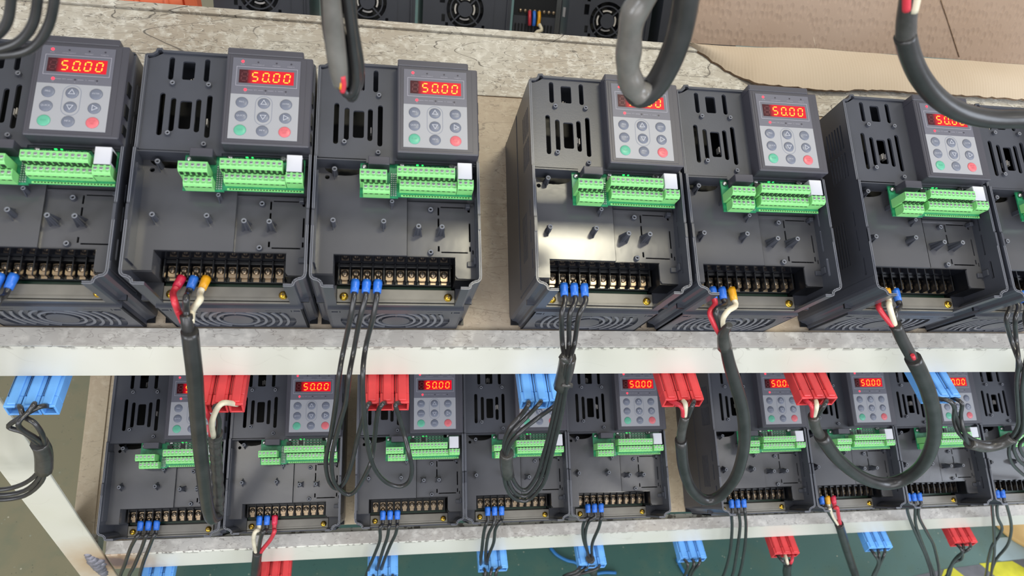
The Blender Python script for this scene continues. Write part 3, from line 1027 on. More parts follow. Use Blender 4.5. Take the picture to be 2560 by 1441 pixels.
    for rr_ in (17.5, 24.5, 31.5, 38.5, 45.5):
        n = 56
        seg = []
        for i in range(n):
            a0, a1 = 2 * math.pi * i / n, 2 * math.pi * (i + 1) / n
            zz = [cz + (rr_ + w_) * 1.22 * math.sin(a_) for a_ in (a0, a1) for w_ in (0, 2.6)]
            if max(zz) > 63.5 or min(zz) < 3: continue
            vs = []
            for yy in (-13.8, -12.4):
                for a_ in (a0, a1):
                    for w_ in (0, 2.6):
                        vs.append(((cx + (rr_ + w_) * math.cos(a_)) * mm, yy * mm, (cz + (rr_ + w_) * 1.22 * math.sin(a_)) * mm))
            c_ = sum((Vector(v) for v in vs), Vector()) / 8
            q.add(vs, [(0, 1, 3, 2), (4, 6, 7, 5), (0, 2, 6, 4), (1, 5, 7, 3)], 'lit_edge', False, c_)
    B(q, cx - 54, cx - 13, -13.6, -12.4, cz - 6, cz - 4.6, 'housing'); B(q, cx + 13, cx + 54, -13.6, -12.4, cz - 6, cz - 4.6, 'housing')
    B(q, cx - 1, cx + 1, -13.6, -12.4, cz + 13, 62, 'housing')
    hub = [(cx + 13.8 * math.cos(2 * math.pi * i / 24), cz + 13.8 * 1.22 * math.sin(2 * math.pi * i / 24)) for i in range(24)]
    q.prism(sc_(hub), [], 12.4 * mm, 14.2 * mm, 'housing', xz)
    part('fan_grille', q, fe)
    return root


# upper and lower rows: (x, y, turn) on the shelf, label
UP = [(-0.3708, 0.1951, -0.0012, 'dark grey motor drive cut off by the photo\'s left edge, upper shelf'),
      (-0.2131, 0.1951, 0.0020, 'upper-shelf motor drive with red, blue and yellow ferrules feeding a fat black cable'),
      (-0.0611, 0.1951, 0.0008, 'upper-shelf motor drive just left of the bare gap, with three blue ferrules'),
      (0.1386, 0.1955, -0.0104, 'upper-shelf motor drive just right of the bare gap, display half hidden by a cable'),
      (0.2940, 0.1940, 0.0002, 'upper-shelf motor drive below the cardboard, with a yellow ferrule on its cream wire'),
      (0.4820, 0.1960, -0.0046, 'upper-shelf motor drive under the thick right-hand cable, one blue ferrule showing'),
      (0.6378, 0.1953, 0.0024, 'dark grey motor drive cut off by the right edge of the photo, upper shelf')]
LO = [(-0.3526, -0.0144, -0.0008, 'lower-shelf dark grey motor drive at the left end beside the bare beige sheet'),
      (-0.1983, -0.0131, -0.0005, 'second motor drive from the left on the lower shelf, with blue, blue and red ferrules'),
      (-0.0293, -0.0123, 0.0004, 'lower-shelf dark grey motor drive behind the red plug with three black wire loops'),
      (0.1217, -0.0119, -0.0006, 'lower-shelf dark grey motor drive behind the blue plug and its taped wire loop'),
      (0.2729, -0.0129, -0.0019, 'lower-shelf motor drive just left of the beige gap'),
      (0.5022, -0.0142, 0.0034, 'lower-shelf dark grey motor drive right of the beige gap, crossed by a U-shaped black cable'),
      (0.6548, -0.0140, 0.0037, 'lower-shelf dark grey motor drive wired with blue, yellow and red ferrules'),
      (0.8074, -0.0145, 0.0080, 'lower-shelf dark grey motor drive behind the right-hand blue plug'),
      (0.9614, -0.0143, 0.0016, 'lower-shelf dark grey motor drive cut off by the right edge of the photo')]


def pose(base, p):
    return base @ Matrix.Translation((p[0], p[1], 0)) @ Matrix.Rotation(p[2], 4, 'Z')


POSES = {('U', i + 1): pose(MS, p) for i, p in enumerate(UP)}
POSES.update({('L', i + 1): pose(ML, p) for i, p in enumerate(LO)})
proto = empty('motor_drive', POSES[('U', 1)], UP[0][3], 'motor drive', 'motor drives on the upper shelf')
build_drive(proto)
KIDS = {}
for o in bpy.data.objects:
    if o.parent is not None:
        KIDS.setdefault(o.parent.name, []).append(o)


def copy_tree(o, parent=None):
    c = o.copy()
    COL.objects.link(c)
    if parent is not None:
        c.parent = parent
    for ch in KIDS.get(o.name, []):
        copy_tree(ch, c)
    return c


for i, p in enumerate(UP[1:]):
    c = copy_tree(proto)
    c.matrix_world = POSES[('U', i + 2)]
    tag(c, p[3], 'motor drive', 'motor drives on the upper shelf')
for i, p in enumerate(LO):
    c = copy_tree(proto)
    c.matrix_world = POSES[('L', i + 1)]
    tag(c, p[3], 'motor drive', 'motor drives on the lower shelf')

# ------------------------------------------------------------------ floor
fl = MB()
FZ = -0.80
fl.box(-4, 5, -3, 5, FZ - 0.02, FZ, 'floor')
tag(fl.obj('floor'), kind='structure')


def floor_patch(pix, key, name, label, cat, t=0.0015, kind=None):
    P = [at_z(u, v, FZ) for u, v in pix]
    q = MB()
    c = sum(P, Vector()) / len(P)
    q.prism([(p.x - c.x, p.y - c.y) for p in P], [], 0.0002, t, key)
    o = q.obj(name)
    o.location = (c.x, c.y, FZ)
    return tag(o, label, cat, kind=kind)


# ------------------------------------------------------------------ shelves and frame
def shelf_sheet(base, x0, x1, segs, name, label):
    r = empty(name, base, label, 'shelf')
    for pn, parts_ in segs:
        q = MB()
        for (a0, a1, y0, y1, z0, z1, key) in parts_:
            q.box(a0, a1, y0, y1, z0, z1, key, 0.0005)
        q.obj(pn, r)
    return r


shelf_sheet(MS, -0.43, 1.3, [
    ('sheet', [(-0.43, 1.3, 0.4665, 0.5475, -0.002, 0.0, 'sheet'), (-0.43, 1.3, 0.176, 0.4655, -0.002, -0.0006, 'sheet_clean'), (-0.43, 1.3, 0.4645, 0.4680, -0.003, -0.0016, 'cardedge')]),
    ('front_lip', [(-0.43, 1.3, 0.1612, 0.1795, -0.004, 0.0035, 'lip')]),
    ('back_lip', [(-0.43, 1.3, 0.5475, 0.556, -0.012, 0.004, 'sheet')])], 'shelf_tray', 'scratched cream metal tray of the upper shelf, leaning back')
shelf_sheet(ML, -0.43, 1.45, [
    ('sheet', [(-0.405, 1.45, -0.0235, 0.40, -0.002, -0.0005, 'sheet_low')]),
    ('side_lip', [(-0.434, -0.405, -0.0225, 0.40, -0.003, 0.0015, 'sheet_low')]),
    ('front_lip', [(-0.386, 1.45, -0.0517, -0.0335, -0.004, 0.002, 'lip')])], 'shelf_tray', 'beige metal tray of the lower shelf with a bare strip at its left end')


def rack():
    r = empty('rack_frame', Matrix.Translation((0, 0, 0)), 'cream painted steel rack frame holding both leaning shelves', 'rack')
    # upper front beam: object z = 0 at its top edge
    def beam(mw, x0, x1, key='paint', h=0.052):
        q = MB(); q.box(x0, x1, 0, 0.027, -h, -0.0, key, 0.0012)
        o = q.obj('front_beam', r); o.matrix_world = mw
        return o
    zt = 0.161 * math.sin(TH) - 0.004 * math.cos(TH)
    beam(Matrix.Translation((0, 0.1463, 0.161 * math.sin(TH) + 0.0005)), -0.388, 1.3)
    wl = (-0.384, 0.0, -0.03)
    M['paint_low'] = paint_mat('cream_frame_paint_scorched', (212, 210, 200), [((-0.372, 0.0, -0.03), 0.062, 0.02, (176, 136, 92)), ((-0.376, 0.0, -0.028), 0.03, 0.012, (92, 78, 84))])
    pt = ML @ Vector((0, -0.0522, 0.0))
    ml = Matrix.Translation(pt) @ Matrix.Rotation(-0.0072 * 1.0, 4, 'Y')
    beam(ml, -0.386, 1.45, 'paint_low')
    M['paint_leg'] = paint_mat('cream_post_paint_scorched', (206, 203, 190), [((0.05, 0.0, -0.452), 0.10, 0.02, (170, 138, 98)), ((0.05, 0, -0.452), 0.03, 0.008, (100, 84, 84))])
    xe = -0.3875
    q = MB(); q.box(0, 0.05, 0, 0.004, FZ, 1.05, 'paint_leg', 0.0008); q.box(0, 0.004, 0.004, 0.05, FZ, 1.05, 'paint_leg', 0.0008)
    o = q.obj('post', r); o.location = (xe - 0.05, pt.y - 0.001, 0)
    q = MB(); q.box(0, 0.05, 0, 0.004, FZ, 1.05, 'paint_leg', 0.0008); q.box(0.046, 0.05, 0.004, 0.05, FZ, 1.05, 'paint_leg', 0.0008)
    o = q.obj('post', r); o.location = (1.46, pt.y + 0.004, 0)
    for x in (-0.44, 1.46):
        q = MB(); q.box(0, 0.05, 0, 0.004, FZ, 1.2, 'paint', 0.0008)
        o = q.obj('post', r); o.location = (x, 0.56, 0)
        for (ya, za, yb, zb) in ((0.16, 0.045, 0.56, 0.24), (0.15, -0.45, 0.56, -0.27)):
            q = MB()
            ang = math.atan2(zb - za, yb - ya)
            q.box(0, 0.03, 0, math.hypot(yb - ya, zb - za), -0.03, -0.004, 'paint', 0.0008)
            o = q.obj('side_rail', r); o.matrix_world = Matrix.Translation((x + 0.003, ya, za)) @ Matrix.Rotation(ang, 4, 'X')
    # third-level beam above the picture carries the hanging cables
    beam(Matrix.Translation((0, 0.1463, 0.56)), -0.388, 1.3)
    # weld where the post meets the lower beam
    q = MB()
    c0 = at_y(232, 1402, pt.y - 0.004)
    for (u, v, r_) in ((214, 1386, 0.007), (220, 1392, 0.009), (226, 1396, 0.011), (231, 1402, 0.012), (236, 1408, 0.012), (241, 1414, 0.012), (246, 1420, 0.011), (251, 1427, 0.010), (254, 1433, 0.008), (244, 1400, 0.009), (250, 1408, 0.008), (222, 1404, 0.008)):
        cc = at_y(u + 7, v - 2, pt.y + 0.002)
        q.lathe([(0.0005, -r_ * 0.8), (r_ * 0.6, -r_ * 0.62), (r_ * 0.85, -r_ * 0.2), (r_ * 0.85, r_ * 0.2), (r_ * 0.6, r_ * 0.62), (0.0005, r_ * 0.8)], 'weld', 12, Matrix.Translation(cc) @ Matrix.Rotation(0.6, 4, 'Y'))
    q.obj('weld_bead', r)['label'] = 'dark lumpy weld bead at the beam end'
    return pt


LPT = rack()

# ------------------------------------------------------------------ plugs and cables
def plug_mesh(colr):
    """three-pole plug; origin at the middle of its upper back edge, mating side +y, wires leave at -y"""
    body, dark = ('pblue', 'pdark') if colr == 'blue' else ('pred', 'pdarkr')
    q = MB()
    W, Hh, Ln = 0.0151, 0.0165, 0.050
    q.box(-0.0225, 0.0225, -Ln + 0.016, -0.001, -Hh + 0.001, -0.002, dark)  # dark filler painting in the shade between the poles
    for i in (-1, 0, 1):
        x = i * 0.0160
        # hollow shell: top, bottom, sides around a socket
        q.box(x - W / 2, x + W / 2, -Ln + 0.012, 0, -Hh, 0, body, 0.0012)
        q.box(x - W / 2, x + W / 2, -Ln, -Ln + 0.0125, -0.0035, 0, body, 0.0008)
        q.box(x - W / 2, x + W / 2, -Ln, -Ln + 0.0125, -Hh, -Hh + 0.0025, body, 0.0006)
        q.box(x - W / 2, x - W / 2 + 0.0022, -Ln, -Ln + 0.0125, -Hh + 0.001, -0.001, body, 0.0005)
        q.box(x + W / 2 - 0.0022, x + W / 2, -Ln, -Ln + 0.0125, -Hh + 0.001, -0.001, body, 0.0005)
        q.box(x - W / 2 + 0.002, x + W / 2 - 0.002, -Ln + 0.0095, -Ln + 0.0123, -Hh + 0.002, -0.003, dark)
        q.box(x - 0.0044, x + 0.0044, -Ln + 0.002, 0, -0.0005, 0.0020, body, 0.0009)
        q.box(x - 0.0062, x - 0.0057, -Ln + 0.012, 0, -0.0004, 0.0004, dark)  # thin dark line painted as a shadow beside the ridge
    return q


PROTO_PLUG = {}
CORR = {'blue': ('fblue', 'wire'), }
FER = {'b': 'fblue', 'r': 'fred', 'y': 'fyel'}
FERL = {'b': 'blue ferrule', 'r': 'red ferrule', 'y': 'yellow ferrule'}
WIR = {'k': 'wire', 'r': 'wred', 'w': 'wwhite'}
WIRL = {'k': 'black wire', 'r': 'red wire', 'w': 'cream wire'}
RW = 0.0026


def add_plug(root, colr, x, ytop, ztop, yaw=0.0):
    if colr not in PROTO_PLUG:
        PROTO_PLUG[colr] = plug_mesh(colr).mesh('plug')
    o = bpy.data.objects.new('plug', PROTO_PLUG[colr])
    COL.objects.link(o)
    o.parent = root
    o.matrix_world = Matrix.Translation((x, ytop + 0.05, ztop)) @ Matrix.Rotation(yaw, 4, 'Z')
    o['label'] = colr + ' three-pole plug'
    return [Vector((x + i * 0.016, ytop + 0.006, ztop - 0.0095)) for i in (-1, 0, 1)]


def wire_part(root, pts, key, r=RW, name='wire', label=None, n=8, sub=4, rfun=None):
    q = MB()
    q.tube(pts, r, key, n, sub, rfun)
    o = q.obj(name, root)
    if label: o['label'] = label
    return o


def ferrule(root, drive, k, col, end):
    """crimp lug on terminal k; insulating sleeve from the screw to point `end` (local mm)"""
    Mx = POSES[drive]
    x = 27.6 + 10.34 * (k - 1)
    P = lambda a_, b_, c_: Mx @ Vector((a_ * mm, b_ * mm, c_ * mm))
    q = MB()
    q.tube([P(x, 13.0, 94.2), P(x + 0.1 * end[0], 9.0, 95)], 0.0024, 'brass', 8, 1)
    a0, a1 = P(x + 0.2 * end[0], 9.6, 95.2), P(x + end[0], end[1] + 5.0, end[2] - 7)
    q.tube([a0, a0.lerp(a1, 0.25), a0.lerp(a1, 0.6), a1], 0.0040, FER[col], 10, 1, lambda t: 0.0043 if t < 0.55 else (0.0040 if t < 0.9 else 0.0037))
    o = q.obj('ferrule', root)
    o['label'] = FERL[col]
    a2 = a1 + (a1 - a0).normalized() * 0.006
    return [a1 - (a1 - a0).normalized() * 0.002, a2]


def ypts(l, y):
    """list of (u, v[, y]) -> points in upright planes"""
    return [at_y(p[0], p[1], p[2] if len(p) > 2 else y) for p in l]


def cable(label, group=None):
    return empty('cable', Matrix.Identity(4), label, 'cable', group)


ZU = 0.0168 - 0.0018       # just below the upper beam
YU = 0.112
GX = [-0.341, -0.1625, 0.0085, 0.179, 0.347, 0.5175, 0.6855]
CG = 'power cables of the upper drives'
NB = 'three black wires'

# D1
r = cable('black wire bundle at far left, taped and twisted below a blue plug', CG)
S = add_plug(r, 'blue', GX[0], YU, ZU)
for i, (k, mid, low) in enumerate(((2, [(-60, 760), (-90, 900), (-80, 1120)], [(-60, 1215), (0, 1225), (55, 1212), (92, 1185), (103, 1150), (100, 1118), (88, 1104, .094), (60, 1082, .096), (22, 1068, .1), (45, 1048, .1), (98, 1018, .106)]),
                                   (3, [(-30, 770), (-60, 900), (-60, 1140)], [(-40, 1228), (0, 1238), (60, 1228), (98, 1195), (109, 1155), (106, 1118), (92, 1098, .09), (52, 1072, .088), (48, 1054, .09), (72, 1030, .1), (86, 1010, .106)]),
                                   (4, [(-8, 765), (-40, 900), (-45, 1150)], [(-30, 1240), (0, 1250), (62, 1240), (104, 1205), (115, 1160), (112, 1118), (106, 1088, .09), (86, 1058, .092), (60, 1042, .098), (50, 1018, .106)]))):
    f = ferrule(r, ('U', 1), k, 'b', (-3, -9, 104))
    tgt = S[{2: 2, 3: 1, 4: 0}[k]]
    wire_part(r, f + ypts(mid, 0.11) + ypts(low, 0.10) + [tgt], 'wire', label='black wire')
wire_part(r, ypts([(98, 1108), (106, 1122), (110, 1145), (110, 1176)], 0.10), 'tape', 0.0088, 'tape', 'shiny black tape wrap', 10, 3)

# D2
r = cable('fat black cable from the red, blue and yellow ferrules straight down to a red plug', CG)
S = add_plug(r, 'red', GX[1], YU, ZU)
fe = [ferrule(r, ('U', 2), 2, 'r', (-4, -6, 106)), ferrule(r, ('U', 2), 3, 'b', (-3, -7, 105)), ferrule(r, ('U', 2), 4, 'y', (-3, -7, 106))]
j = at_y(468, 806, 0.092)
wire_part(r, fe[0] + ypts([(436, 752), (445, 778)], 0.105) + [j + Vector((-.003, 0, 0))], 'wred', 0.003, label='red wire')
wire_part(r, fe[1] + ypts([(466, 745), (466, 775)], 0.100) + [j], 'wire', 0.003, label='black wire')
wire_part(r, fe[2] + ypts([(500, 750), (482, 775)], 0.105) + [j + Vector((.003, 0, 0))], 'wwhite', 0.003, label='cream wire')
wire_part(r, ypts([(465, 788, .096), (468, 810, .092), (473, 845, .088)], 0.1), 'sheath', 0.0054, 'sheath', n=12)
wire_part(r, ypts([(474, 828, .088), (480, 880, .084), (487, 940, .082), (491, 1000, .082), (497, 1080, .082), (505, 1160, .083), (514, 1240, .086), (527, 1295, .094), (545, 1290, .112)], .08), 'sheath', 0.0074, 'sheath', 'fat black rubber sheath', 14, 4)
wire_part(r, ypts([(545, 1290, .112), (546, 1240, .118), (541, 1160, .120), (538, 1105, .118), (540, 1082, .114)], .1), 'tape', 0.0068, 'tape', 'black tape wound in ridges', 12, 24, lambda t: 0.0060 + 0.0014 * abs(math.sin(t * 36)))
j = at_y(537, 1088, 0.110)
wire_part(r, [j + Vector((-.004, 0, 0))] + ypts([(527, 1055, .106), (512, 1025, .106)], .1) + [S[0]], 'wred', 0.0028, label='red wire')
wire_part(r, [j + Vector((.003, 0, 0))] + ypts([(547, 1050, .106), (536, 1020, .106)], .1) + [S[1]], 'wire', 0.0028, label='black wire')
wire_part(r, [j + Vector((-.001, -.002, 0))] + ypts([(530, 1060, .098), (540, 1028, .1), (558, 1008, .104)], .1) + [S[2]], 'wwhite', 0.0030, label='cream wire')

# D3
r = cable('three loose black wires looping low and back up into a red plug', CG)
S = add_plug(r, 'red', GX[2], YU, ZU)
W3 = [(2, [(875, 800), (858, 880), (848, 938), (838, 1020), (828, 1083), (815, 1150), (821, 1200), (840, 1222), (862, 1205), (880, 1157), (893, 1100), (905, 1057), (918, 1015)]),
      (3, [(899, 800), (884, 880), (873, 938), (866, 1000), (852, 1050), (838, 1100), (829, 1150), (836, 1207), (867, 1237), (893, 1223), (923, 1167), (933, 1127), (943, 1040), (955, 1012)]),
      (4, [(931, 800), (914, 870), (907, 938), (910, 1033), (920, 1117), (937, 1173), (967, 1207), (1000, 1217), (1022, 1205), (1030, 1175), (1023, 1135), (1010, 1085), (997, 1040), (989, 1012)])]
for i, (k, l) in enumerate(W3):
    f = ferrule(r, ('U', 3), k, 'b', (-1, -8, 104))
    yy = [0.112 - 0.006 * i] * len(l)
    pts = [at_y(u, v, 0.118 if n_ < 2 else (0.098 - 0.004 * i if n_ < len(l) - 3 else 0.106)) for n_, (u, v) in enumerate(l)]
    wire_part(r, f + pts + [S[i]], 'wire', label='black wire')

# D4
r = cable('three black wires taped together at two places, looping to the blue plug in the middle', CG)
S = add_plug(r, 'blue', GX[3], YU, ZU)
W4 = [(2, [(1404, 790), (1406, 860), (1411, 900), (1402, 960), (1386, 1030), (1372, 1090), (1358, 1140), (1342, 1190), (1316, 1225), (1292, 1215), (1272, 1170), (1260, 1120), (1272, 1075), (1302, 1040), (1322, 1010)]),
      (3, [(1424, 790), (1422, 860), (1418, 900), (1409, 960), (1395, 1030), (1380, 1095), (1368, 1145), (1350, 1200), (1318, 1240), (1285, 1230), (1265, 1180), (1265, 1120), (1284, 1078), (1320, 1040), (1350, 1008)]),
      (4, [(1447, 790), (1436, 860), (1425, 900), (1416, 960), (1404, 1030), (1388, 1100), (1376, 1150), (1358, 1210), (1318, 1252), (1278, 1240), (1260, 1190), (1270, 1125), (1296, 1085), (1345, 1045), (1385, 1016)])]
for i, (k, l) in enumerate(W4):
    f = ferrule(r, ('U', 4), k, 'b', (0, -8, 104))
    pts = [at_y(u, v, 0.116 if n_ < 2 else (0.095 - 0.002 * i if n_ < len(l) - 2 else 0.104)) for n_, (u, v) in enumerate(l)]
    wire_part(r, f + pts + [S[i]], 'wire', label='black wire')
wire_part(r, ypts([(1420, 893), (1413, 930), (1403, 968)], .098), 'tape', 0.0085, 'tape', 'grey-black tape wrap with loose ends', 10, 3)
wire_part(r, ypts([(1421, 905), (1402, 892)], .090), 'tape', 0.0030, 'tape_end', n=5)
wire_part(r, ypts([(1404, 962), (1430, 965)], .090), 'tape', 0.0028, 'tape_end', n=5)
wire_part(r, ypts([(1267, 1132), (1265, 1155), (1270, 1188)], .094), 'tape', 0.0082, 'tape', 'black tape wrap', 10, 3)

# D5
r = cable('thick black cable making a narrow U below the yellow ferrule, up to a red plug', CG)
S = add_plug(r, 'red', GX[4], YU, ZU)
fe = [ferrule(r, ('U', 5), 2, 'b', (0, -8, 104)), ferrule(r, ('U', 5), 3, 'b', (0, -8, 104)), ferrule(r, ('U', 5), 4, 'y', (1, -9, 104))]
wire_part(r, fe[0] + ypts([(1775, 782, .115), (1786, 812, .108), (1803, 842, .102), (1811, 866, .1)], .1), 'wred', 0.003, label='red wire')
wire_part(r, fe[1] + ypts([(1790, 776, .113), (1796, 808, .108), (1808, 845, .1)], .1), 'wire', 0.003, label='black wire')
wire_part(r, fe[2] + ypts([(1820, 778, .113), (1806, 803, .108), (1810, 845, .1)], .1), 'wwhite', 0.003, label='cream wire')
wire_part(r, ypts([(1824, 812), (1812, 828), (1808, 842), (1812, 870)], .098), 'tape', 0.006, 'tape', 'torn black tape', 8, 3, lambda t: 0.0035 + 0.004 * t)
wire_part(r, ypts([(1811, 852, .1), (1822, 905, .094), (1838, 958, .09), (1853, 1010, .086), (1861, 1070, .084), (1858, 1130, .084), (1838, 1195, .084), (1800, 1240, .085), (1762, 1250, .086), (1728, 1222, .09), (1709, 1170, .094), (1702, 1100, .098)], .1), 'sheath', 0.0084, 'sheath', 'thick black rubber sheath', 14, 5, lambda t: 0.0058 + 0.0014 * min(1, t * 6))
wire_part(r, ypts([(1702, 1108, .098), (1704, 1080, .1), (1713, 1040, .102)], .1), 'tape', 0.0054, 'tape', n=12)
j = at_y(1712, 1046, 0.102)
wire_part(r, [j + Vector((-.002, 0, 0))] + ypts([(1704, 1018, .103)], .1) + [S[0]], 'wred', 0.0028, label='red wire')
wire_part(r, [j] + ypts([(1714, 1012, .103)], .1) + [S[1]], 'wwhite', 0.0028, label='cream wire')
wire_part(r, [j + Vector((.003, 0, 0))] + ypts([(1732, 1012, .102)], .1) + [S[2]], 'wire', 0.0028, label='black wire')

# D7
r = cable('thick black cable with torn sheath showing red, sweeping in a wide U', CG)
S = add_plug(r, 'red', GX[5], YU, ZU)
fe = [ferrule(r, ('U', 6), 2, 'r', (0, -8, 100)), ferrule(r, ('U', 6), 3, 'y', (0, -6, 103)), ferrule(r, ('U', 6), 4, 'b', (0, -9, 104))]
wire_part(r, fe[0] + ypts([(2197, 770, .118), (2212, 792, .11), (2238, 822, .1)], .1), 'wred', 0.003, label='red wire')
wire_part(r, fe[1] + ypts([(2222, 760, .116), (2230, 790, .108), (2240, 822, .1)], .1), 'wwhite', 0.003, label='cream wire')
wire_part(r, fe[2] + ypts([(2238, 780, .112), (2241, 805, .106), (2244, 830, .1)], .1), 'wire', 0.003, label='black wire')
wire_part(r, ypts([(2238, 812, .102), (2254, 848, .098), (2276, 888, .093), (2290, 910, .09)], .1), 'sheath', 0.0062, 'sheath', n=12)
wire_part(r, ypts([(2281, 888, .0865), (2285, 898, .085)], .1), 'wred', 0.0022, 'wire', 'bare red core showing through the torn sheath')
wire_part(r, ypts([(2282, 896, .091), (2302, 935, .088), (2322, 985, .086), (2335, 1045, .084), (2332, 1105, .084), (2308, 1160, .084), (2262, 1198, .085), (2208, 1210, .086), (2148, 1190, .088), (2092, 1145, .092), (2052, 1090, .096)], .1), 'sheath', 0.0086, 'sheath', 'thick black rubber sheath', 14, 5)
wire_part(r, ypts([(2056, 1096, .096), (2040, 1072, .099), (2033, 1040, .102)], .1), 'tape', 0.0064, 'tape', n=12)
j = at_y(2034, 1046, 0.102)
wire_part(r, [j + Vector((-.002, 0, 0))] + ypts([(2029, 1016, .103)], .1) + [S[0]], 'wred', 0.0028, label='red wire')
wire_part(r, [j] + ypts([(2042, 1016, .101)], .1) + [S[1]], 'wwhite', 0.0028, label='cream wire')
wire_part(r, [j + Vector((.003, 0, 0))] + ypts([(2062, 1012, .102)], .1) + [S[2]], 'wire', 0.0028, label='black wire')

# D8
r = cable('black wires at the far right taped into one rope that rises to the blue plug', CG)
S = add_plug(r, 'blue', GX[6], YU, ZU)
W8 = [(2, [(2516, 800), (2528, 850), (2548, 905), (2566, 960), (2562, 1030), (2548, 1075), (2515, 1098), (2475, 1108), (2435, 1100), (2405, 1075), (2390, 1040), (2376, 1005)]),
      (3, [(2538, 800), (2540, 850), (2546, 905), (2542, 960), (2545, 1020), (2545, 1065), (2515, 1106), (2475, 1116), (2430, 1110), (2398, 1085), (2385, 1050), (2384, 1010)]),
      (4, [(2562, 800), (2572, 860), (2562, 920), (2556, 980), (2560, 1040), (2552, 1085), (2515, 1114), (2475, 1122), (2428, 1116), (2410, 1080), (2402, 1040), (2404, 1008)])]
for i, (k, l) in enumerate(W8):
    f = ferrule(r, ('U', 7), k, 'b', (0, -8, 104))
    pts = [at_y(u, v, 0.116 if n_ < 2 else (0.094 - 0.002 * i if n_ < len(l) - 2 else 0.102)) for n_, (u, v) in enumerate(l)]
    wire_part(r, f + pts + [S[i]], 'wire', label='black wire')
wire_part(r, ypts([(2422, 1108), (2460, 1117), (2500, 1110), (2532, 1094)], .092), 'tape', 0.0078, 'tape', 'black tape wrap', 10, 4)
r = cable('black wires curling out of the photo at its right edge, below the taped rope')
for l in ([(2620, 900), (2600, 1000), (2550, 1060), (2525, 1110), (2524, 1145), (2541, 1172), (2580, 1200), (2640, 1210)], [(2640, 900), (2610, 1010), (2565, 1070), (2536, 1108), (2538, 1135), (2556, 1160), (2600, 1185), (2650, 1195)], [(2650, 920), (2620, 1030), (2575, 1085), (2550, 1110), (2556, 1135), (2580, 1155), (2640, 1170)]):
    wire_part(r, ypts(l, .125), 'wire', label='black wire')

# ---- lower row
ZL = LPT.z - 0.052 - 0.002
YL = 0.108
LG = 'power cables hanging from the lower drives'


def low_plug(root, colr, u, v):
    """plug whose wire-side upper edge is centred on pixel (u, v)"""
    p = at_z(u, v, ZL)
    return add_plug(root, colr, p.x, p.y, ZL + 0.0072 * p.x), p


def low_cable(label, di, fers, wires, colr, pu, pv, outs, sheath=None, yq=0.122):
    r_ = cable(label, LG)
    S_, p = low_plug(r_, colr, pu, pv)
    ends = []
    for (k, fc, wc), l in zip(fers, wires):
        f_ = ferrule(r_, ('L', di), k, fc, (0, -8, 103))
        pts = ypts(l, yq)
        if sheath is None:
            # beyond the frame the wire swings back up to its plug
            last = pts[-1]
            tgt = S_[len(ends)]
            low = [last + Vector((0.0, -0.004, -0.06)), Vector(((last.x + tgt.x) / 2, last.y - 0.02, last.z - 0.10)), Vector((tgt.x * 0.8 + last.x * 0.2, last.y - 0.03, last.z - 0.05))]
            o_ = ypts(outs[len(ends)], yq - 0.02)
            wire_part(r_, f_ + pts + low + list(reversed(o_)) + [tgt], WIR[wc], label=WIRL[wc])
        else:
            wire_part(r_, f_ + pts, WIR[wc], 0.0030, label=WIRL[wc])
            wire_part(r_, [S_[len(ends)]] + ypts(outs[len(ends)], yq - 0.02), WIR[sheath[3][len(ends)]], 0.0028, label=WIRL[sheath[3][len(ends)]])
        ends.append(pts[-1])
    if sheath is not None:
        down = ypts(sheath[0], yq)
        up = ypts(sheath[1], yq - 0.02)
        l0, l1 = down[-1], up[-1]
        low = [l0 + Vector((0, -0.004, -0.05)), (l0 + l1) / 2 + Vector((0, -0.02, -0.11)), l1 + Vector((0, -0.006, -0.05))]
        wire_part(r_, down + low + list(reversed(up)), 'sheath', sheath[2], 'sheath', 'black rubber sheath', 12, 5)
    return r_


K3 = [(2, 'b', 'k'), (3, 'b', 'k'), (4, 'b', 'k')]
low_cable('three black wires beside the welded rack post, to the lower beam\'s leftmost blue plug', 1, K3,
          [[(344, 1340), (327, 1370), (312, 1412), (300, 1450)], [(365, 1340), (354, 1372), (336, 1415), (321, 1450)], [(385, 1340), (372, 1372), (357, 1412), (350, 1450)]],
          'blue', 387, 1452, [[(366, 1475)], [(386, 1475)], [(408, 1475)]])
low_cable('cream, black and red wires joining a sheath over the lower beam at left', 2, [(2, 'b', 'w'), (3, 'b', 'k'), (4, 'r', 'r')],
          [[(638, 1330), (634, 1352), (641, 1388)], [(657, 1332), (650, 1355), (645, 1388)], [(686, 1330), (676, 1350), (656, 1375), (648, 1390)]],
          'red', 684, 1456, [[(668, 1480)], [(684, 1480)], [(700, 1480)]], ([(644, 1380), (641, 1410), (639, 1450)], [(684, 1478), (682, 1500)], 0.0068, 'rkw'))
low_cable('three black wires leaning left over the blue plug below the third lower drive', 3, K3,
          [[(950, 1320), (950, 1350), (937, 1386), (914, 1445)], [(972, 1320), (968, 1345), (956, 1380), (938, 1445)], [(993, 1318), (988, 1338), (975, 1365), (957, 1412), (950, 1445)]],
          'blue', 957, 1438, [[(935, 1455)], [(957, 1455)], [(980, 1455)]])
low_cable('three black wires gathering in front of the blue plug below the fourth lower drive', 4, K3,
          [[(1214, 1315), (1209, 1335), (1205, 1372), (1202, 1412), (1210, 1445)], [(1232, 1315), (1222, 1335), (1216, 1365), (1214, 1400), (1217, 1445)], [(1248, 1308), (1238, 1325), (1234, 1358), (1220, 1396), (1214, 1445)]],
          'blue', 1234, 1422, [[(1213, 1440)], [(1226, 1438)], [(1240, 1434)]])
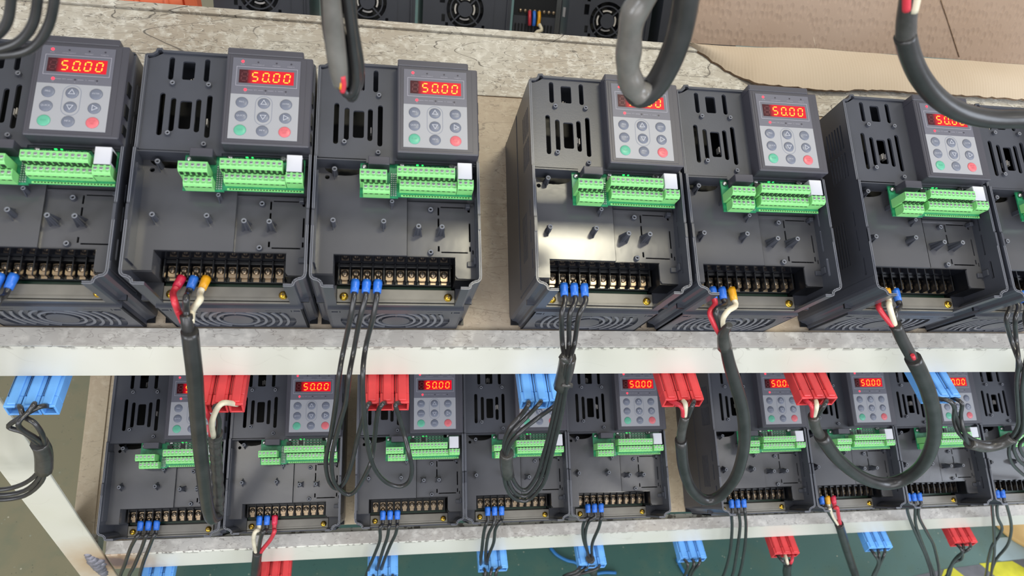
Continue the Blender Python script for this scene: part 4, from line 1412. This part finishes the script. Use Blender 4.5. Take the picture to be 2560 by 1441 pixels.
rr_ = low_cable('three black wires crossing and taped together over the blue plug right of the blue strap', 5, K3,
                [[(1463, 1300), (1457, 1320), (1459, 1350), (1471, 1388), (1478, 1412), (1482, 1450)], [(1474, 1302), (1466, 1320), (1463, 1350), (1471, 1388), (1481, 1412), (1486, 1450)], [(1502, 1300), (1496, 1322), (1481, 1358), (1480, 1388), (1484, 1412), (1490, 1450)]],
                'blue', 1482, 1414, [[(1440, 1430), (1405, 1450)], [(1445, 1436), (1410, 1455)], [(1490, 1424), (1440, 1440), (1410, 1458)]])
wire_part(rr_, ypts([(1475, 1396), (1480, 1410), (1483, 1432)], .12), 'tape', 0.0072, 'tape', 'black tape wrap', 10, 3)
low_cable('three straight black wires hanging between a blue and a red plug, lower shelf', 6, K3,
          [[(1829, 1290), (1830, 1325), (1824, 1386), (1806, 1445)], [(1848, 1290), (1850, 1318), (1843, 1374), (1829, 1445)], [(1863, 1290), (1865, 1318), (1861, 1374), (1846, 1445)]],
          'blue', 1733, 1399, [[(1719, 1412), (1712, 1440)], [(1735, 1412), (1722, 1440)], [(1748, 1410), (1728, 1440)]])
low_cable('taped black cable fed by black, cream and red wires at the lower right', 7, [(2, 'b', 'k'), (3, 'y', 'w'), (4, 'r', 'r')],
          [[(2064, 1270), (2077, 1290), (2096, 1318)], [(2074, 1272), (2081, 1292), (2098, 1318)], [(2093, 1270), (2096, 1290), (2102, 1318)]],
          'red', 1966, 1388, [[(1955, 1402), (1966, 1414)], [(1967, 1402), (1970, 1414)], [(1980, 1402), (1973, 1414)]],
          ([(2097, 1310), (2105, 1335), (2117, 1375), (2130, 1415), (2138, 1450)], [(1970, 1408), (1967, 1428), (1966, 1450)], 0.0072, 'kwr'))
rr_ = low_cable('black wires crossing the lower beam, left of its right-hand blue plug\'s taped tail', 8, K3,
                [[(2268, 1275), (2279, 1310), (2298, 1354), (2318, 1402), (2327, 1450)], [(2288, 1275), (2289, 1310), (2302, 1350), (2322, 1402), (2335, 1450)], [(2297, 1270), (2298, 1295), (2318, 1334), (2337, 1373), (2347, 1450)]],
                'blue', 2199, 1374, [[(2188, 1390), (2196, 1408), (2184, 1435), (2172, 1452)], [(2198, 1390), (2197, 1408), (2187, 1435), (2176, 1452)], [(2210, 1388), (2202, 1406), (2191, 1432), (2180, 1452)]])
rr_ = low_cable('black wires of the rightmost lower drive, curling together over the yellow floor stripe', 9, K3,
                [[(2480, 1268), (2484, 1317), (2486, 1378), (2481, 1414), (2472, 1450)], [(2492, 1268), (2495, 1296), (2505, 1320), (2497, 1342), (2480, 1366), (2470, 1402), (2460, 1450)], [(2516, 1262), (2526, 1300), (2528, 1330), (2518, 1365), (2492, 1397), (2480, 1425), (2472, 1455)]],
                'red', 2411, 1362, [[(2404, 1376), (2404, 1398), (2382, 1410), (2362, 1450)], [(2408, 1378), (2385, 1404), (2372, 1425), (2358, 1450)], [(2424, 1372), (2396, 1390), (2378, 1414), (2366, 1450)]])

# ---- cables hanging from the level above the picture
TG = 'cables hanging into the picture from the level above'


def hang(lbl):
    return cable(lbl, TG)


r = hang('three shiny dark wire loops hanging in the top left corner')
for l in ([(32, -60), (28, 0), (18, 55), (-10, 90), (-60, 110)], [(96, -60), (94, 0), (82, 60), (50, 102), (0, 122), (-60, 130)], [(142, -60), (136, 0), (122, 62), (90, 112), (40, 134), (-60, 138)]):
    wire_part(r, ypts(l, .115), 'wire', 0.0030, label='black wire')
r = hang('hanging bundle of black wires with a frayed red and yellow end, top centre-left')
for i, l in enumerate(([(808, -60), (812, 0), (818, 80), (838, 170), (858, 225), (878, 236), (890, 200), (880, 100), (868, 0), (862, -60)], [(862, -60), (866, 0), (878, 90), (892, 170), (892, 220), (880, 246), (868, 225), (868, 150), (848, 60), (846, 0), (846, -60)],
                       [(824, -60), (828, 0), (838, 90), (858, 180), (876, 238), (896, 215), (900, 160), (884, 60), (880, 0), (880, -60)])):
    wire_part(r, ypts(l, .115 + 0.006 * i), 'wire', 0.0030, label='black wire')
wire_part(r, ypts([(826, -60), (832, 40), (838, 110), (846, 175), (852, 214)], .105), 'tape_grey', 0.0050, 'sheath', 'shiny grey sleeve', 10, 4, lambda t: 0.0048 + 0.0018 * math.sin(t * 3.1))
wire_part(r, ypts([(856, 190), (859, 212), (856, 230)], .101), 'wred', 0.0018, 'wire', 'frayed red core')
wire_part(r, ypts([(851, 205), (853, 222)], .101), 'fyel', 0.0014, 'wire', 'frayed yellow core')
r = hang('thick V-shaped cable loop with a shiny grey taped sleeve, hanging at top centre')
wire_part(r, ypts([(1735, -80), (1718, -20), (1708, 40), (1694, 100), (1668, 165), (1635, 218), (1600, 240), (1582, 215)], .13), 'sheath', 0.0092, 'sheath', 'thick black rubber sheath', 16, 6)
wire_part(r, ypts([(1640, -80), (1612, -10), (1582, 40), (1573, 110), (1570, 170), (1582, 215), (1606, 236)], .115), 'tape_grey', 0.0088, 'tape', 'shiny grey taped sleeve', 16, 6, lambda t: 0.0086 + 0.0006 * math.sin(t * 26))
r = hang('thick black cable curving in at top right, red and cream cores at its top')
wire_part(r, ypts([(2278, -60), (2272, 0), (2266, 50), (2264, 100)], .12), 'tape', 0.0062, 'tape', n=12, rfun=lambda t: 0.0060 + 0.0012 * t)
wire_part(r, ypts([(2272, -60), (2267, -10), (2266, 26)], .115), 'wred', 0.0030, label='red wire')
wire_part(r, ypts([(2296, -60), (2292, -10), (2284, 30)], .115), 'wwhite', 0.0030, label='cream wire')
wire_part(r, ypts([(2262, 88), (2276, 140), (2302, 195), (2345, 246), (2400, 280), (2465, 296), (2530, 298), (2600, 290), (2700, 230)], .12), 'sheath', 0.0076, 'sheath', 'thick black rubber sheath', 16, 6)

# ------------------------------------------------------------------ rear side of the rack: drives seen from their fan ends, beyond the ridge
MR = Matrix.Translation((0, 0.872, 0.068)) @ Matrix.Rotation(-TH, 4, 'X')   # +y runs away and down, z off that shelf; origin = fan centre


def rear_drive(root):
    def part(name, mb, parent=root, label=None):
        o = mb.obj(name, parent)
        if label: o['label'] = label
        return o
    h = MB()
    xz2 = Matrix(((1, 0, 0, 0), (0, 0, 1, 0), (0, 1, 0, 0), (0, 0, 0, 1)))
    circ = lambda x, y, r_, k=28: [(x + r_ * math.cos(2 * math.pi * i / k), y + r_ * math.sin(2 * math.pi * i / k)) for i in range(k)]
    sq = [rrect(x, x + w, z, z + hh, 0.4, 1) for (x, z, w, hh) in ((-40, -22, 6, 12), (-33, -30, 5, 7), (30, -31, 5, 7), (-44, 8, 9, 17), (-40, 30, 6, 12), (33, 30, 6, 10))]
    h.prism(sc_([(-72, -70), (80, -70), (80, 76), (-72, 76)]), [sc_(circ(0, 0, 34))] + [sc_(l) for l in sq], 0, 0.002, 'housing', xz2)
    for (x0, x1, y0, y1, z0, z1) in ((-72, -70, 2, 210, -70, 76), (78, 80, 2, 210, -70, 76), (-66, 76, 2, 210, -70, -68), (-66, 76, 2, 210, 74, 76), (-66, 76, 30, 32, -68, 74)):
        h.box(x0 * mm, x1 * mm, y0 * mm, y1 * mm, z0 * mm, z1 * mm, 'housing')
    h.box(50 * mm, 50.8 * mm, -0.6 * mm, 0.2 * mm, -69 * mm, 75 * mm, 'housing')
    h.box(72 * mm, 74 * mm, -4 * mm, 0.2 * mm, -69 * mm, 75 * mm, 'housing')
    part('housing', h)
    g = MB()
    for rr2 in (32.2, 24.0, 12.5):
        g.prism(sc_(circ(0, 0, rr2 + (2.2 if rr2 > 13 else 0))), [sc_(circ(0, 0, rr2))] if rr2 > 13 else [], -0.0004, 0.0018, 'housing', xz2)
    for k in range(4):
        a_ = math.pi / 4 + k * math.pi / 2
        tf = Matrix.Rotation(a_, 4, 'Y')
        g.box(0.012, 0.034, 0, 0.0016, -0.0012, 0.0012, 'housing', 0, tf)
    part('fan_grille', g)
    w = MB()
    for k in range(4):
        a0 = k * math.pi / 2 - 0.5
        lp = [(15.5 * math.cos(a0 + i * 0.25), 15.5 * math.sin(a0 + i * 0.25)) for i in range(5)] + [(18.2 * math.cos(a0 + i * 0.25), 18.2 * math.sin(a0 + i * 0.25)) for i in range(4, -1, -1)]
        w.prism(sc_(lp), [], 0.006, 0.008, 'wlabel', xz2)
    for k in range(7):
        tf = Matrix.Rotation(k * 2 * math.pi / 7, 4, 'Y')
        w.box(0.014, 0.032, 0.012, 0.014, -0.005, 0.005, 'dark', 0, tf)
    w.prism(sc_(circ(0, 0, 14)), [], 0.01, 0.02, 'black', xz2)
    part('fan', w, label='black fan with a pale ring behind the grille')
    return root


RL_ = [(-0.205, 'rear motor drive beside the orange part beyond the top edge, half a fan showing'),
       (-0.030, 'rear motor drive showing its fan directly right of the hanging wire bundle'),
       (0.135, 'rear motor drive with a whole round fan, left of the short coloured wires'),
       (0.389, 'rear motor drive whose fan shows left of the thick looped cable'),
       (0.560, 'rear motor drive mostly hidden behind the thick looped cable, beside the cardboard')]
rp = empty('motor_drive', MR @ Matrix.Translation((RL_[0][0], 0, 0)), RL_[0][1], 'motor drive', 'motor drives on the rear side of the rack')
rear_drive(rp)
for o in bpy.data.objects:
    if o.parent is rp:
        KIDS.setdefault(rp.name, []).append(o)
for x, lb in RL_[1:]:
    c = copy_tree(rp)
    c.matrix_world = MR @ Matrix.Translation((x, 0, 0))
    tag(c, lb, 'motor drive', 'motor drives on the rear side of the rack')
q = MB()
q.box(-0.6, 1.3, 0.003, 0.62, -0.078, -0.0705, 'sheet_clean', 0.0005)
o = q.obj('shelf_tray'); o.matrix_world = MR
tag(o, 'metal tray under the rear motor drives, beyond the top edge', 'shelf')

# things in the gap between the rear drives
q = MB()
q.box(0.228, 0.306, 0.035, 0.050, -0.070, -0.035, 'white', 0.001)
q.box(0.228, 0.306, 0.030, 0.051, -0.036, -0.033, 'white', 0.0006)
o = q.obj('terminal_box'); o.matrix_world = MR
tag(o, 'white plastic trunking under the coloured wires beyond the top edge', 'box')
q = MB()
q.box(0.228, 0.306, 0.052, 0.058, -0.034, -0.004, 'housing', 0.0006)
for i in range(12):
    q.box(0.232 + i * 0.006, 0.2345 + i * 0.006, 0.0495, 0.052, -0.034, -0.018, 'smd')
for i in range(8):
    q.lathe([(0.0035, 0), (0.0033, 0.002), (0.001, 0.003)], 'brass', 10, Matrix.Translation((0.240 + i * 0.0088, 0.052, 0.004)) @ Matrix.Rotation(math.pi / 2, 4, 'X'))
q.box(0.228, 0.306, 0.052, 0.056, -0.004, 0.03, 'smd')
tr = q.obj('terminal_rail'); tr.matrix_world = MR
tag(tr, 'brass screw terminals on a dark rail beyond the top edge', 'terminal')
wr = empty('wire_bundle', MR, 'short red, blue and yellow wires on the terminals beyond the top edge', 'wires')
for x, key, lb in ((0.256, 'wred', 'red wire'), (0.2645, 'fblue', 'blue wire'), (0.2735, 'fyel', 'yellow wire')):
    q = MB(); q.tube([(x, 0.046, 0.004), (x, 0.040, -0.006), (x * 0.9 + 0.0268, 0.040, -0.02)], 0.0032, key, 8, 3); q.obj('wire', wr)['label'] = lb
q = MB(); q.tube([(0.274, 0.038, -0.016), (0.279, 0.034, -0.026), (0.268, 0.034, -0.032), (0.267, 0.036, -0.06)], 0.0032, 'wwhite', 8, 3); q.obj('wire', wr)['label'] = 'cream wire'

nm = empty('nameplate', MR @ Matrix.Translation((0.389 - 0.0725, 0, 0)), 'grey printed nameplate and white stickers on the side of the rear drive', 'label')
q = MB(); q.box(-0.0006, 0.0, 0.06, 0.11, -0.045, 0.06, 'label'); q.obj('plate', nm)
for (y, z) in ((0.02, -0.045), (0.022, 0.0), (0.02, 0.04)):
    q = MB(); q.box(-0.0006, 0, y, y + 0.018, z, z + 0.016, 'wlabel'); q.obj('sticker', nm)['label'] = 'small white sticker'
q = MB(); q.box(-0.09, -0.078, -0.012, 0.02, -0.05, -0.032, 'white', 0.001)
for i, x in enumerate((0.047, 0.470)):
    o = bpy.data.objects.new('wire_clip', q.mesh('wire_clip') if i == 0 else wc.data)
    COL.objects.link(o)
    if i == 0: wc = o
    o.matrix_world = MR @ Matrix.Translation((0.09 + x - 0.007, 0.01, 0.0))
    tag(o, ('small white plastic clip between two rear drives, left of the round fan', 'small white plastic clip behind the looped cable, beyond the top edge')[i], 'clip')
og = empty('plastic_tool', Matrix.Translation(at_y(385, -6, 0.80) - Vector((-0.39, 0, 0))), 'orange ribbed plastic tool lying beyond the top edge at top left', 'tool')
q = MB()
q.tube([(-0.46, 0, 0), (-0.40, 0, 0), (-0.345, 0, 0)], 0.021, 'orange', 14, 2)
q.obj('handle', og)
q = MB()
for i in range(3):
    q.tube([(-0.455 + i * 0.042, 0, 0), (-0.448 + i * 0.042, 0, 0)], 0.0235, 'orange', 14, 1)
    q.obj('ring', og)
    q = MB()
q.box(-0.345, -0.325, -0.016, 0.016, -0.026, 0.018, 'orange', 0.003)
q.obj('collar', og)

# ------------------------------------------------------------------ cardboard: upright sheet with a folded flap lying over the shelf
def cardboard():
    r_ = empty('cardboard_sheet', Matrix.Identity(4), 'large brown dimpled cardboard sheet folded over the top of the upper shelf at right', 'cardboard')
    yb = 0.548
    fold = [(1700, 96), (1722, 108), (1800, 114), (1900, 119), (2040, 118), (2200, 134), (2330, 146), (2560, 159), (2700, 170)]
    F = [MS @ Vector(((at_n(u, v, 0.006)).x, 0, 0)) for u, v in fold]
    F = [at_n(u, v, 0.010) for u, v in fold]
    # flap: from fold to its torn lower edge, resting on the tray and on the drives' tops
    edge = [(1706, 100), (1738, 122), (1772, 146), (1812, 172), (1850, 192), (1888, 206), (1930, 212), (1990, 218), (2060, 224), (2100, 226), (2180, 224), (2260, 228), (2380, 236), (2480, 243), (2580, 250), (2700, 258)]

    def lerp_poly(P, n):
        L_ = [0]
        for i in range(1, len(P)):
            L_.append(L_[-1] + (P[i] - P[i - 1]).length)
        out = []
        for i in range(n):
            t = L_[-1] * i / (n - 1)
            j_ = max(k for k in range(len(P)) if L_[k] <= t + 1e-9)
            j_ = min(j_, len(P) - 2)
            out.append(P[j_].lerp(P[j_ + 1], (t - L_[j_]) / max(1e-9, L_[j_ + 1] - L_[j_])))
        return out
    n = 90
    hgt = lambda i: 0.030 if i > 4 else 0.008 + 0.005 * i
    E_ = []
    for k, (u, v) in enumerate(edge):
        hh = 0.004 if k < 5 else 0.010
        E_.append(at_n(u, v, hh))
    A = lerp_poly(F, n); Bp = lerp_poly(E_, n)
    rnd = random.Random(3)
    up = Vector((0, -math.sin(TH), math.cos(TH)))
    q = MB()
    rows = 6
    grid = []
    for i in range(n):
        jit = up * 0 + (Bp[i] - A[i]).normalized() * (rnd.random() - 0.5) * 0.0025
        col = []
        for k in range(rows + 1):
            t = k / rows
            p = A[i].lerp(Bp[i] + jit, t) + up * (0.004 * math.sin(math.pi * t) * (1 + 0.3 * math.sin(i * 0.21)))
            col.append(p)
        grid.append(col)
    th = 0.0035
    vs, fs = [], []
    for col in grid:
        vs += col
    nb = len(vs)
    for col in grid:
        vs += [p - up * th for p in col]
    R_ = rows + 1
    for i in range(n - 1):
        for k in range(rows):
            a_ = i * R_ + k
            fs.append((a_, a_ + 1, a_ + R_ + 1, a_ + R_)); fs.append(tuple(x + nb for x in (a_ + R_, a_ + R_ + 1, a_ + 1, a_)))
    q.add(vs, fs, 'card2', True)
    es = []
    for i in range(n - 1):
        a_ = i * R_ + rows
        es.append((a_, a_ + nb, a_ + R_ + nb, a_ + R_))
    for k in range(rows):
        es.append((k, k + nb, k + 1 + nb, k + 1))
    q.add(vs, es, 'cardedge')
    q.obj('flap', r_)['label'] = 'paler folded flap with a torn lower edge'
    # upright part
    q = MB()
    vs, fs = [], []
    for i in range(n):
        for k in range(5):
            t = k / 4
            p = A[i] + Vector((0.01 * t, 0.13 * t, 0.34 * t)) + Vector((0, 0.002 * math.sin(i * 0.15 + t * 3), 0))
            vs.append(p)
    nb = len(vs)
    vs += [p + Vector((0, 0.004, -0.001)) for p in vs]
    for i in range(n - 1):
        for k in range(4):
            a_ = i * 5 + k
            fs.append((a_, a_ + 5, a_ + 6, a_ + 1)); fs.append(tuple(x + nb for x in (a_ + 1, a_ + 6, a_ + 5, a_)))
    for k in range(4):
        fs.append((k, k + 1, k + 1 + nb, k + nb))
    q.add(vs, fs, 'card', True)
    q.obj('upright_panel', r_)
    # creases and tears pressed into the sheet
    for l, ref in (([(2020, 0), (2026, 60), (2038, 116)], 'card2'), ([(2352, 0), (2372, 60), (2398, 142)], 'cardedge')):
        P = []
        for (u, v) in l:
            d = ray(u, v)
            a0, nn = at_n(2100, 125, 0.010), Vector((0, 0.34, -0.13)).normalized()
            P.append(CAM_LOC + d * ((nn.dot(a0 - CAM_LOC)) / nn.dot(d)) - Vector((0, 0.0006, 0)))
        wire_part(r_, P, ref, 0.0007, 'crease', n=5)


cardboard()

# ------------------------------------------------------------------ floor markings and litter
for i, pix in enumerate(([(2448, 1410), (2530, 1404), (2620, 1455), (2640, 1500), (2560, 1500)], [(2360, 1425), (2382, 1420), (2415, 1446), (2460, 1500), (2330, 1500)])):
    floor_patch(pix, 'yellow', 'floor_marking', ('yellow painted stripe on the floor at the bottom right corner', 'yellow painted stripe on the floor left of the corner stripe')[i], 'floor marking', 0.0012)
floor_patch([(2240, 1452), (2360, 1424), (2560, 1398), (2700, 1380), (2700, 1560), (2240, 1560)], 'greyst', 'floor_marking', 'grey floor band the yellow stripes are painted on', 'floor marking', 0.0006)
floor_patch([(2495, 1346), (2540, 1342), (2640, 1335), (2640, 1398), (2560, 1398), (2505, 1404), (2480, 1398)], 'palefloor', 'floor_tile', 'pale blue-white floor tile at the lower right', 'tile', 0.0010)
# round tan board
c0 = at_z(2560, 1272, FZ)
q = MB(); q.lathe([(0.112, 0.0), (0.115, 0.004), (0.112, 0.014), (0.001, 0.015)], 'tan', 32)
q.lathe([(0.07, 0.014), (0.065, 0.03), (0.001, 0.034)], 'card', 24, Matrix.Translation((0.03, 0.0, 0)))
o = q.obj('round_board'); o.location = (c0.x, c0.y, FZ + 0.0012)
tag(o, 'round tan board on the floor at the lower right, half behind the beam', 'board')
for i, l in enumerate(([(1376, 1370), (1392, 1388), (1418, 1402), (1440, 1408), (1470, 1430)], [(1692, 1398), (1702, 1418), (1712, 1434), (1725, 1450)], [(1486, 1436), (1512, 1432), (1540, 1433)])):
    q = MB()
    P = [at_z(u, v, FZ + 0.004) for u, v in l]
    q.tube(P, 0.0035, 'bluestrap', 6, 4)
    tag(q.obj('strap'), ('blue strap scrap curled on the floor between two blue plugs', 'short blue strap scrap on the floor under the plug with straight wires', 'short blue strap scrap on the floor beside the taped wires')[i], 'strap')
